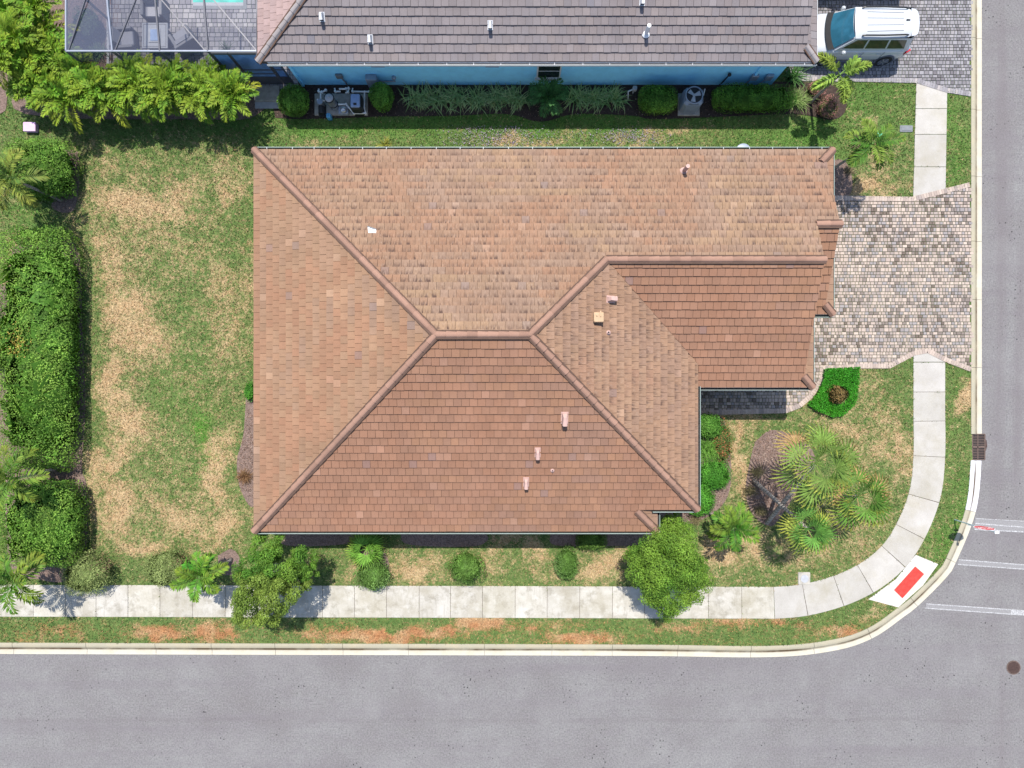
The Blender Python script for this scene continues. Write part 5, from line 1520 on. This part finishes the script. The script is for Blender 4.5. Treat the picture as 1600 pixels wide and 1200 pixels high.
def fan_palm(name, label, base_px, top_g, h, nf, pet, rad, col, tipc, seed, trunk_r=.1, group=None, yfrac=.15, dead=2, el=(-.25, 1.2), nseg=18, cat="palm tree"):
    """top_g: ground position (photo pixels) under the crown"""
    r = np.random.default_rng(seed)
    b = np.array((*W2(*base_px, .1), .1)); tp = np.array((*W2(*top_g, 0), h))
    t = thing(name, label, cat, (b[0], b[1], GZ), group)
    if h > .6:
        mb = MB(); mb.tube([tuple(b * (1 - u) + tp * u) for u in np.linspace(0, 1, 8)], [trunk_r * (1.25 - .04 * k) for k in range(8)], 10); tr = mb.build("trunk", "bark", t, smooth=True)
        rb = MB()
        for k in range(1, 26):
            u = k / 26; p = b * (1 - u) + tp * u; d = (tp - b) / np.linalg.norm(tp - b); rb.tube([tuple(p - d * .01), tuple(p + d * .012)], trunk_r * (1.29 - .28 * u), 10)
        rb.build("trunk_rings", "bark_brown", tr)
    for i in range(nf):
        az = i * 2.39996 + r.uniform(-.2, .2); u = (i + .5) / nf
        e = el[1] * (1 - u) + el[0] * u + r.uniform(-.1, .1)
        c = np.array(col) * r.uniform(.75, 1.25)
        if u > .7 and r.random() < yfrac * 2: c = c * .35 + np.array(tipc) * .65
        if i >= nf - dead: c = np.array((.36, .23, .10)) * r.uniform(.8, 1.1)
        V, F, C = fan_leaf(tp, az, e, pet * r.uniform(.85, 1.15), rad * r.uniform(.85, 1.12), nseg, c, r, tipc)
        mesh("frond", V, F, "frond", t, C)
    return t
def blade_clump(name, label, cat, px, py, n, L, spread, z0, col, tipc, seed, w=.02, group=None, arch=1.4):
    """strappy leaves arching from one base"""
    r = np.random.default_rng(seed); c = np.array((*W2(px, py, z0 + .2), z0))
    t = thing(name, label, cat, tuple(c), group)
    V, C = [], []
    for i in range(n):
        az = r.uniform(0, 6.283); el = r.uniform(.55, 1.45); l = L * r.uniform(.6, 1.1)
        p = c + np.array((r.normal(0, spread), r.normal(0, spread * .6), 0)); hd = np.array((math.cos(az), math.sin(az), 0)); sd_ = np.array((-hd[1], hd[0], 0))
        cc = np.array(col) * r.uniform(.65, 1.3); k = r.random() ** 2
        pts = [p]; th = el
        for s_ in range(4):
            p = p + (hd * math.cos(th) + np.array((0, 0, math.sin(th)))) * l / 4; p[2] = max(p[2], z0 + .02); pts.append(p); th -= arch / 4 * r.uniform(.7, 1.3)
        for s_ in range(4):
            w0, w1 = w * (1 - s_ * .22), w * (1 - (s_ + 1) * .24)
            V += [pts[s_] - sd_ * w0, pts[s_] + sd_ * w0, pts[s_ + 1] + sd_ * w1, pts[s_ + 1] - sd_ * w1]
            q = k * s_ / 3
            C += [cc * (1 - q) + np.array(tipc) * q] * 4
    V = np.array(V); mesh("leaf_blades", V, np.arange(len(V)).reshape(-1, 4), "frond", t, np.clip(np.array(C), .004, .8))
    return t

# ---- beds of mulch
def bed(pxs, m="mulch", name="mulch_bed", z=.112):
    P = catmull([W2(x, y, z) for x, y in pxs + pxs[:1]], 5)[:-1]
    poly = ccw([tuple(p) for p in P]); NOGRASS.append(poly)
    mb = MB(); mb.prism(poly, .02, z + random.uniform(0, .003)); return mb.build(name, m, None, kind='structure')
bed([(430, 184), (480, 186), (600, 182), (700, 181), (790, 178), (845, 190), (900, 178), (990, 181), (1020, 186), (1110, 183), (1240, 178), (1300, 187), (1322, 170), (1312, 140), (1250, 128), (1000, 130), (700, 130), (440, 130)], "hedge_soil")
bed([(1180, 690), (1205, 672), (1240, 680), (1262, 695), (1275, 720), (1250, 760), (1225, 800), (1205, 822), (1178, 806), (1165, 770), (1172, 720)])
bed([(1095, 655), (1128, 652), (1140, 700), (1142, 755), (1128, 790), (1090, 815), (1050, 818), (1030, 800), (1040, 780), (1085, 640)])
bed([(385, 610), (380, 680), (370, 720), (376, 765), (398, 790), (420, 700), (410, 600)])
bed([(446, 832), (446, 852), (540, 850), (545, 832)]); bed([(860, 832), (868, 852), (960, 853), (1010, 850), (1030, 835)]); bed([(625, 832), (640, 851), (745, 853), (752, 832)])
bed([(95, 300), (80, 322), (98, 332), (118, 322), (124, 250), (112, 235), (60, 240)])
bed([(20, 385), (115, 378), (128, 500), (133, 640), (128, 730), (135, 760), (135, 850), (110, 905), (60, 905), (15, 880), (8, 700), (10, 480)])
bed([(340, 868), (362, 858), (376, 876), (366, 896), (345, 896)])
bed([(-40, 130), (8, 110), (10, 165), (0, 178), (-40, 200)]); bed([(-60, 440), (8, 445), (16, 480), (12, 560), (6, 640), (12, 720), (-60, 740)])
bed([(1297, 250), (1320, 252), (1332, 280), (1326, 306), (1298, 307)])
bed([(560, 862), (600, 862), (606, 900), (570, 908)])
bed([(30, 112), (170, 112), (172, -40), (30, -40)]); bed([(30, 122), (400, 122), (400, 180), (300, 186), (40, 178)], z=.117)

# ---- areca palms along the screened patio
AC_ = dict(el=(.45, 1.35), droop=(1.0, 1.75), col=(.075, .20, .015), yel=(.34, .33, .03), yfrac=.15, wid=.34, shaft=False, trunk_r=.045, cat="areca palm", n=22, leafw=.062, vee=.35)
ar = [(58, 142), (84, 146), (112, 158), (150, 140), (182, 156), (218, 140), (250, 154), (286, 140), (316, 152), (352, 146), (368, 152), (96, 118), (130, 122), (60, 120), (232, 136), (196, 140), (332, 138), (270, 140)]
for i, (x, y) in enumerate(ar):
    dx, dy = (x - 800) * .10, (y - 600) * .10
    hh = 1.15 + .35 * ((i * 37) % 7) / 7
    palm("areca_palm", {0: "areca palm clump at the left end of the row below the screened patio", 10: "areca palm at the right end of the row, beside the landing step"}.get(i, "yellow-green areca palm clump in the thick row below the screened patio"), (x, y), (x, y), hh, 24, 1.2 + .15 * (i % 3), seed=40 + i, group="areca palms below the patio cage", **AC_)
for i, (x, y) in enumerate([(20, 20), (62, 12), (30, 62), (78, 52), (48, 88), (10, 94), (88, 90)]):
    palm("areca_palm", "yellow-green areca palm clump in the corner left of the screened patio", (x, y), (x, y), 1.4 + .3 * (i % 3), 24, 1.3, seed=80 + i, group="areca palms left of the patio cage", **AC_)

# ---- clipped hedge blocks on the left
DG, DT = (.075, .18, .022), (.23, .36, .06)
def yellowing(P, cols, r):
    q = np.array(W2(30, 535, 1.5)); w = np.exp(-(((P[:, :2] - q) / np.array((.45, .5))) ** 2).sum(1)) * .75
    y = (r.random(len(P)) < w)[:, None]
    return np.where(y, np.array((.36, .28, .06)) * r.uniform(.7, 1.2, len(P))[:, None], cols)
bush("hedge", "long dark green clipped hedge down the left lawn", "hedge", 66, 545, 56, 188, .1, 1.75, 30000, DG, DT, .085, box=1.0, rough=.03, seed=1, tipfrac=.36, extra=yellowing, shell=.2)
bush("hedge", "square clipped green hedge block with a palm at its lower corner", "hedge", 72, 815, 58, 65, .1, 1.7, 12500, DG, DT, .085, box=.8, rough=.035, seed=2, tipfrac=.33, shell=.14)
bush("hedge", "rounded green hedge clump at the top left below the palms", "hedge", 68, 266, 50, 44, .1, 1.6, 9000, DG, DT, .085, box=.35, rough=.1, seed=3, tipfrac=.33, shell=.18)
bush("shrub", "dark shrub cut off by the left edge beside the long hedge", "shrub", -6, 535, 20, 50, .1, 1.2, 2800, (.03, .075, .02), (.06, .13, .03), .08, rough=.1, seed=4)
# ---- slender palms on the left
PL_ = dict(el=(-.15, 1.15), droop=(.9, 1.5), col=(.045, .135, .016), yel=(.38, .34, .05), yfrac=.12, wid=.50, nf=12, L=1.45, trunk_r=.075, leafw=.08, n=20)
palm("palm_tree", "slender palm leaning left from the uppermost mulch patch on the left edge", (97, 313), (26, 283), 2.35, seed=11, **{**PL_, 'col': (.05, .11, .02), 'yfrac': .14})
palm("palm_tree", "palm growing in the gap between the long hedge and the square hedge block", (104, 728), (27, 747), 2.4, seed=12, **PL_)
palm("palm_tree", "palm with spreading fronds over the left end of the pavement", (104, 874), (32, 905), 2.3, seed=13, **PL_)
palm("palm_tree", "small glossy green palm over the pavement left of the twin-lobed tree", (362, 874), (318, 897), 1.7, seed=14, **{**PL_, 'L': 1.15, 'wid': .42, 'col': (.03, .17, .015)})
# ---- round bushes along the pavement
OL, OT = (.15, .20, .06), (.30, .35, .13)
for args in (("olive green round bush with a bare brown patch at the left end of the pavement", 138, 896, 41, 33, 1.25, 5600, 5), ("olive green round bush just left of the small glossy palm", 262, 888, 38, 32, 1.2, 5200, 6)):
    def br(P, cols, r, a=args):
        q = np.array(W2(a[1] + 26, a[2] - 14, 1.0)); w = np.exp(-(((P[:, :2] - q) / .38) ** 2).sum(1)) * .7
        return np.where((r.random(len(P)) < w)[:, None], np.array((.24, .145, .095)) * r.uniform(.6, 1.2, len(P))[:, None], cols)
    bush("shrub", args[0], "shrub", args[1], args[2], args[3], args[4], .1, args[5], args[6], OL, OT, .06, rough=.15, seed=args[7], tipfrac=.3, shell=.3, extra=br)
MG, MT = (.085, .175, .03), (.21, .33, .08)
bush("shrub", "round green bush in front of the small fan palm, touching the pavement", "shrub", 583, 898, 28, 26, .1, 1.0, 3600, MG, (.22, .33, .11), .06, rough=.17, seed=7)
bush("shrub", "round green bush standing alone in the middle of the south strip", "shrub", 729, 886, 27, 26, .1, 1.0, 3600, MG, MT, .06, rough=.15, seed=8)
bush("shrub", "smaller round bush between the lone round bush and the big right tree", "shrub", 885, 880, 20, 26, .1, .95, 2800, MG, (.20, .31, .11), .055, rough=.18, seed=9)
bush("shrub", "low clipped green shrub half in the shade under the south gutter", "shrub", 923, 845, 24, 13, .1, .75, 2200, MG, (.18, .28, .05), .055, rough=.06, seed=10, box=.4)
fan_palm("fan_palm", "small bright fan palm beside the south wall above a round bush", (582, 858), (578, 852), .5, 11, .45, .72, (.11, .24, .03), (.30, .32, .06), 21, nseg=20, dead=0, el=(-.1, 1.1), cat="fan palm")
blade_clump("grass_tuft", "dry brown grass tuft between the small fan palm and its round bush", "grass tuft", 580, 876, 60, .45, .14, .1, (.16, .11, .07), (.3, .22, .14), 5)

# ---- the two spreading trees by the pavement
TG, TT = (.065, .165, .02), (.18, .28, .04)
tree("street_tree", "spreading green and yellow tree over the pavement left of centre", 425, 905, 3.4, [(425, 850, 2.2, 30, .75), (440, 885, 2.6, 34, .9), (398, 888, 2.7, 32, .85), (475, 878, 2.2, 26, .7), (398, 925, 3.1, 36, .9, (.10, .165, .026), (.22, .295, .052)), (432, 930, 2.9, 34, .9, (.10, .165, .026), (.22, .295, .052)), (388, 946, 2.7, 27, .7, (.10, .165, .026), (.22, .295, .052)), (420, 955, 2.5, 24, .6, (.10, .165, .026), (.22, .295, .052)), (460, 908, 2.3, 26, .6, (.10, .165, .026), (.22, .295, .052)), (483, 895, 2.0, 16, .5)], TG, TT, 44000, .07, (430, 880), 31, .36)
tree("street_tree", "full round bright green tree beside the house's south east corner", 1045, 885, 3.6, [(1042, 880, 3.3, 52, 1.0), (1058, 842, 2.6, 34, .9), (1012, 890, 2.8, 34, .8), (1082, 892, 2.9, 32, .8), (1050, 925, 2.8, 36, .8), (1018, 915, 2.4, 30, .7), (1040, 945, 2.2, 22, .5), (1078, 915, 2.5, 28, .6), (1000, 868, 2.3, 24, .6), (1050, 818, 1.9, 22, .6), (1028, 848, 2.6, 28, .7)], (.07, .165, .02), (.185, .295, .038), 52000, .066, (1043, 868), 32, .36)

# ---- planting at the house front
BG, BT = (.05, .19, .02), (.12, .32, .04)
bush("shrub", "bright green shrub tucked against the front wall under the walkway", "shrub", 1106, 666, 24, 21, .1, .95, 3200, (.05, .16, .02), (.15, .30, .05), .06, rough=.12, seed=51)
blade_clump("fern", "soft light green ferny plant below the front wall shrub", "fern", 1104, 702, 300, .95, .3, .1, (.10, .24, .03), (.2, .34, .08), 52, w=.016)
def croton(P, cols, r):
    return np.where((r.random(len(P)) < .33)[:, None], np.array((.38, .13, .06)) * r.uniform(.6, 1.3, len(P))[:, None], cols)
bush("croton_shrub", "red and green croton shrub right of the ferny plant", "shrub", 1129, 692, 14, 34, .1, .7, 2500, (.07, .13, .03), (.17, .2, .06), .06, rough=.2, seed=53, extra=croton, shell=.4)
bush("shrub", "round bright green shrub by the front bed below the croton", "shrub", 1115, 742, 28, 25, .1, .85, 3600, BG, BT, .06, rough=.1, seed=54)
bush("shrub", "dense green shrub hugging the south east corner gutter", "shrub", 1092, 781, 26, 26, .1, .9, 3500, BG, BT, .06, rough=.1, seed=55)
# ground cover at the walk
gc = [(1288, 576), (1342, 573), (1341, 600), (1335, 632), (1318, 650), (1302, 652), (1275, 642), (1262, 632), (1278, 612), (1286, 592)]
GP = ccw([W2(x, y, .25) for x, y in gc]); a = np.array(GP); NOGRASS.append(GP)
t = thing("ground_cover", "bright green ground cover bed filling the corner between drive and walkway", "ground cover", (*a.mean(0), GZ))
r = np.random.default_rng(5); Q = r.uniform(a.min(0) - .05, a.max(0) + .05, (16000, 2)); Q = Q[inside(Q, GP)]
hole = np.array(W2(1309, 617, .2)); Q = Q[(((Q - hole) ** 2).sum(1) > .20)]
dd = np.min([np.hypot(*(Q - np.array(GP[i])).T) for i in range(len(GP))], axis=0)
P = np.column_stack([Q, .14 + .22 * np.sqrt(r.random(len(Q))) + .05 * wob(Q, 5, 1)])
leaf_mesh(P, np.tile((0, 0, 1.), (len(P), 1)), .07, leafcols(P, (.03, .19, .012), (.07, .30, .02), len(P), 3, 1, .3, r), "foliage", t, "leaf", .55, .7, r=r)
def bx_(P, cols, r): return np.where((r.random(len(P)) < .5)[:, None], np.array((.25, .16, .06)) * r.uniform(.5, 1.3, len(P))[:, None], cols)
bush("bromeliad", "dark red-brown leafy plant in the middle of the ground cover bed", "plant", 1309, 617, 15, 15, .1, .75, 1300, (.08, .06, .02), (.2, .16, .05), .075, rough=.25, seed=56, extra=bx_, shell=.5)
# fan palms in the front lawn
FC, FT = (.10, .185, .05), (.40, .36, .08)
fan_palm("fan_palm", "tallest fan palm, wide silvery crown in the front lawn", (1198, 817), (1203, 706), 4.1, 15, 1.0, .86, (.125, .205, .04), (.46, .42, .07), 61, dead=1, trunk_r=.085, el=(-.3, 1.3), cat="fan palm")
fan_palm("fan_palm", "smaller green fan palm leaning towards the pavement below the tall one", (1177, 750), (1211, 801), 3.0, 11, .55, .74, (.085, .20, .035), (.40, .38, .06), 62, dead=1, trunk_r=.08, el=(-.2, 1.3), cat="fan palm")
fan_palm("fan_palm", "fan palm with tan dead leaves nearest the curved pavement", (1278, 778), (1282, 757), 2.9, 12, .8, .84, (.09, .195, .03), (.44, .37, .07), 63, dead=4, trunk_r=.085, el=(-.3, 1.25), cat="fan palm")
palm("palm_tree", "small lush palm between the round tree and the fan palms", (1106, 799), (1141, 823), 1.7, nf=13, L=1.15, el=(-.1, 1.1), droop=(.9, 1.4), col=(.035, .135, .013), yel=(.34, .34, .05), yfrac=.12, wid=.40, seed=15, trunk_r=.06, leafw=.075, n=19)
for i, (x, y, lab) in enumerate([(1249, 689, "dry olive grass tuft at the top right of the mulch island"), (1172, 768, "dry grass tuft low on the left side of the mulch island"), (1184, 738, "dry grass tuft beside the foot of the leaning trunk"), (1190, 800, "dry grass tuft at the bottom of the mulch island"), (1088, 812, "dry grass tuft under the small lush palm")]):
    blade_clump("grass_tuft", lab, "grass tuft", x, y, 170, .38, .13, .1, (.15, .13, .06), (.32, .26, .14), 70 + i, w=.010)
# ---- bed along the blue wall
bush("shrub", "round dark green bush left of the pool equipment pad", "shrub", 459, 158, 26, 24, .1, 1.25, 4200, (.07, .18, .025), (.22, .40, .06), .065, rough=.07, seed=57)
bush("shrub", "egg-shaped green bush right of the pool equipment pad", "shrub", 597, 152, 19, 21, .1, 1.2, 3400, (.07, .18, .025), (.20, .38, .06), .065, rough=.08, seed=58)
bush("hedge", "short clipped hedge left of the air conditioner", "hedge", 1027, 157, 30, 20, .1, 1.05, 4200, (.075, .19, .025), (.22, .40, .06), .06, box=.4, rough=.05, seed=59)
bush("hedge", "long clipped hedge right of the air conditioner", "hedge", 1176, 155, 62, 18, .1, 1.05, 7600, (.075, .19, .025), (.20, .38, .05), .06, box=.9, rough=.05, seed=60, shell=.14)
for i, x in enumerate((652, 682, 714, 746, 778, 808)):
    blade_clump("ornamental_grass", "tufted ornamental grass in the row along the blue wall left of the feathery palm", "ornamental grass", x, 152 + (i % 2) * 2, 130, .85, .24, .1, (.20, .32, .11), (.55, .58, .28), 100 + i, w=.03, group="ornamental grasses left of the feathery palm", arch=1.7)
for i, x in enumerate((902, 930, 958)):
    blade_clump("ornamental_grass", "tufted ornamental grass in the row along the blue wall right of the feathery palm", "ornamental grass", x, 153, 120, .85, .22, .1, (.20, .34, .11), (.55, .58, .28), 110 + i, w=.03, group="ornamental grasses right of the feathery palm", arch=1.7)
palm("feather_palm", "feathery dark green small palm in front of the blue wall window", (856, 165), (856, 152), .7, nf=20, L=.95, el=(.0, 1.35), droop=(.9, 1.5), col=(.045, .14, .035), yel=(.1, .2, .06), yfrac=.15, wid=.36, seed=16, trunk_r=.05, shaft=False, cat="small palm", leafw=.05)
# ---- corner by the white car
FXP = dict(el=(-.2, 1.0), droop=(.8, 1.3), col=(.12, .24, .04), yel=(.40, .37, .05), yfrac=.2, trunk_r=.07, leafw=.055)
palm("foxtail_palm", "bushy foxtail palm leaning over the grey drive by the white car", (1266, 160), (1306, 122), 2.3, nf=6, L=1.35, wid=.32, seed=17, n=46, vee=.9, plume=True, **FXP)
blade_clump("spiky_plant", "dark strappy plant at the blue wall's right corner", "spiky plant", 1240, 118, 90, 1.05, .12, .1, (.045, .12, .03), (.1, .2, .05), 120, w=.028, arch=1.1)
blade_clump("spiky_plant", "pale striped strappy plant below the blue wall's right corner", "spiky plant", 1248, 156, 200, .75, .16, .1, (.15, .24, .06), (.34, .38, .18), 121, w=.018)
def reds(P, cols, r): return np.where((r.random(len(P)) < .75)[:, None], np.array((.34, .16, .14)) * r.uniform(.5, 1.3, len(P))[:, None], cols)
bush("red_shrub", "pinkish red leafed shrub touching the grey drive", "shrub", 1275, 139, 15, 14, .1, .7, 1500, (.12, .14, .05), (.2, .2, .07), .06, rough=.2, seed=65, extra=reds, shell=.4)
bush("red_shrub", "pinkish red leafed shrub at the edge of the upper lawn", "shrub", 1293, 170, 17, 18, .1, .7, 1900, (.12, .14, .05), (.2, .2, .07), .06, rough=.2, seed=66, extra=reds, shell=.4)
palm("palm_tree", "palm leaning out from the house's north east corner over the upper lawn", (1304, 262), (1356, 229), 2.3, nf=14, L=1.15, el=(-.25, 1.0), droop=(.8, 1.4), col=(.04, .13, .015), yel=(.34, .33, .06), yfrac=.14, wid=.40, seed=18, trunk_r=.06, leafw=.075, n=19)
blade_clump("grass_tuft", "dry bronze tuft under the leaning north east palm", "grass tuft", 1341, 222, 120, .45, .12, .1, (.17, .13, .08), (.3, .22, .14), 123, w=.012)
blade_clump("grass_tuft", "brown grass tuft beside the north east corner mulch", "grass tuft", 1330, 265, 120, .35, .12, .1, (.16, .13, .07), (.3, .24, .14), 124, w=.011)
# ---- small plants by the west wall and behind the north eave
bush("shrub", "bright green sprig poking out from the west wall", "shrub", 391, 612, 9, 16, .1, .55, 900, BG, BT, .05, rough=.15, seed=67)
blade_clump("grass_tuft", "reddish brown grass tuft beside the west wall", "grass tuft", 380, 745, 200, .5, .12, .1, (.17, .085, .04), (.3, .2, .1), 125, w=.012)
blade_clump("yellow_tuft", "spiky yellow green tuft peeping over the north gutter", "spiky plant", 601, 226, 70, .6, .06, .1, (.17, .19, .03), (.36, .33, .06), 126, w=.022)
blade_clump("low_plant", "leafy plant beyond the left screen of the patio cage", "plant", 150, 80, 150, .6, .2, .1, (.07, .14, .05), (.2, .25, .12), 127, w=.02)
blade_clump("low_plant", "spiky dark plant on the pavers at the cage's south screen", "spiky plant", 352, 76, 26, .6, .05, .12, (.05, .10, .04), (.1, .14, .06), 128, w=.02)
bush("shrub", "leafy dark shrub seen through the left screen of the patio cage", "shrub", 137, 40, 24, 30, .1, .9, 1500, (.06, .1, .04), (.16, .2, .1), .07, rough=.3, seed=68, shell=.5)

# ---- flowers strewn in the north strip
fl = np.random.default_rng(9); nfl = 1500
fx = np.concatenate([fl.normal(770, 38, 700), fl.normal(985, 30, 500), fl.uniform(690, 1030, 300)]); fy = np.concatenate([fl.uniform(196, 228, 700), fl.normal(212, 6, 500), fl.uniform(204, 226, 300)])
Pf = np.array([W(a, b, .15) for a, b in zip(fx, fy)]); Pf[:, 2] = .13 + .04 * fl.random(nfl)
pc = np.array([(.40, .30, .46), (.40, .37, .42), (.42, .33, .32), (.30, .30, .26)])[fl.integers(0, 4, nfl)] * fl.uniform(.5, 1.0, nfl)[:, None]
t = leaf_mesh(Pf, np.tile((0, 0, 1.), (nfl, 1)), .05, pc, "flowers", None, "leaf", .8, .5, kind='stuff', r=fl); tag(t, "pale lavender flowers scattered through the strip of grass", "flowers")
# ---- mulch chips
ch = np.random.default_rng(12); Q = []
for pxs, m in (([(1180, 690), (1205, 674), (1240, 680), (1258, 697), (1262, 720), (1240, 760), (1205, 820), (1178, 806), (1168, 770), (1174, 720)], 2600), ([(1095, 740), (1135, 700), (1140, 755), (1128, 790), (1090, 815), (1040, 805)], 700), ([(385, 640), (380, 680), (372, 720), (380, 765), (396, 780), (396, 640)], 500), ([(10, 440), (125, 378), (133, 640), (135, 850), (110, 905), (10, 880)], 1800), ([(430, 184), (1240, 180), (1240, 140), (430, 140)], 900)):
    poly = [W2(x, y, .12) for x, y in pxs]; a = np.array(poly); q = ch.uniform(a.min(0), a.max(0), (m * 2, 2)); Q.append(q[inside(q, poly)][:m])
Q = np.vstack(Q); P = np.column_stack([Q, .118 + .02 * ch.random(len(Q))])
cc = np.array([(.10, .06, .045), (.20, .12, .09), (.30, .20, .15), (.38, .29, .24)])[ch.integers(0, 4, len(P))] * ch.uniform(.7, 1.2, len(P))[:, None]
t = leaf_mesh(P, np.tile((0, 0, 1.), (len(P), 1)), .075, cc, "mulch_chips", None, "leaf", .35, .35, kind='stuff', r=ch); tag(t, "brown bark chips lying on the planting beds", "mulch")

# ---- grass blades over the lawn
gr = np.random.default_rng(20)
NB = 480000
B = np.column_stack([gr.uniform(-25.5, KB[:, 0].max(), NB), gr.uniform(-13.2, 18.5, NB)])
B = B[inside(B, [tuple(p) for p in np.vstack([offset(KB[::4], -.02), [(-60, KB[-1, 1]), (-60, 60), (KB[0, 0], 60)]])])]
excl = NOGRASS + [[(-10.4, -5.7), (5.6, -5.7), (5.6, -4.7), (7.2, -4.7), (7.2, .3), (12, .3), (12, 3.4), (13, 3.4), (13, 9.4), (-10.4, 9.4)], [(-10, Yb + .5), (12.3, Yb + .5), (12.3, 30), (-10, 30)], [(-19, 14.1), (-10, 14.1), (-10, 30), (-19, 30)]]
kill = np.zeros(len(B), bool)
for p in excl:
    a = np.array(p); bb = (B[:, 0] >= a[:, 0].min()) & (B[:, 0] <= a[:, 0].max()) & (B[:, 1] >= a[:, 1].min()) & (B[:, 1] <= a[:, 1].max()) & ~kill
    ix = np.where(bb)[0]; kill[ix[inside(B[ix], p)]] = True
B = B[~kill]; n = len(B)
dv, lv = lawn_vals(B)
az = gr.uniform(0, 6.283, n); ln = gr.uniform(.05, .13, n) * (1 - .25 * dv); lean = gr.uniform(.35, 1.1, n)
D = np.column_stack([np.cos(az) * lean, np.sin(az) * lean, np.ones(n)]); D /= np.linalg.norm(D, axis=1)[:, None]
Wd = np.column_stack([-np.sin(az), np.cos(az), np.zeros(n)]) * (gr.uniform(.010, .024, n))[:, None]
b0 = np.column_stack([B, np.full(n, GZ - .008)])
V = np.stack([b0 - Wd, b0 + Wd, b0 + D * ln[:, None]], 1).reshape(-1, 3)
rv = np.clip(gr.normal(.52, .26, n), 0, 1)
C = np.repeat(np.column_stack([np.clip(dv + gr.normal(.0, .22, n), 0, 1), lv, rv, np.ones(n)]), 3, axis=0)
o = mesh("grass", V, np.arange(3 * n).reshape(-1, 3), "grass", None, C, kind='stuff'); tag(o, "short lawn grass, green with straw coloured dead patches", "grass")
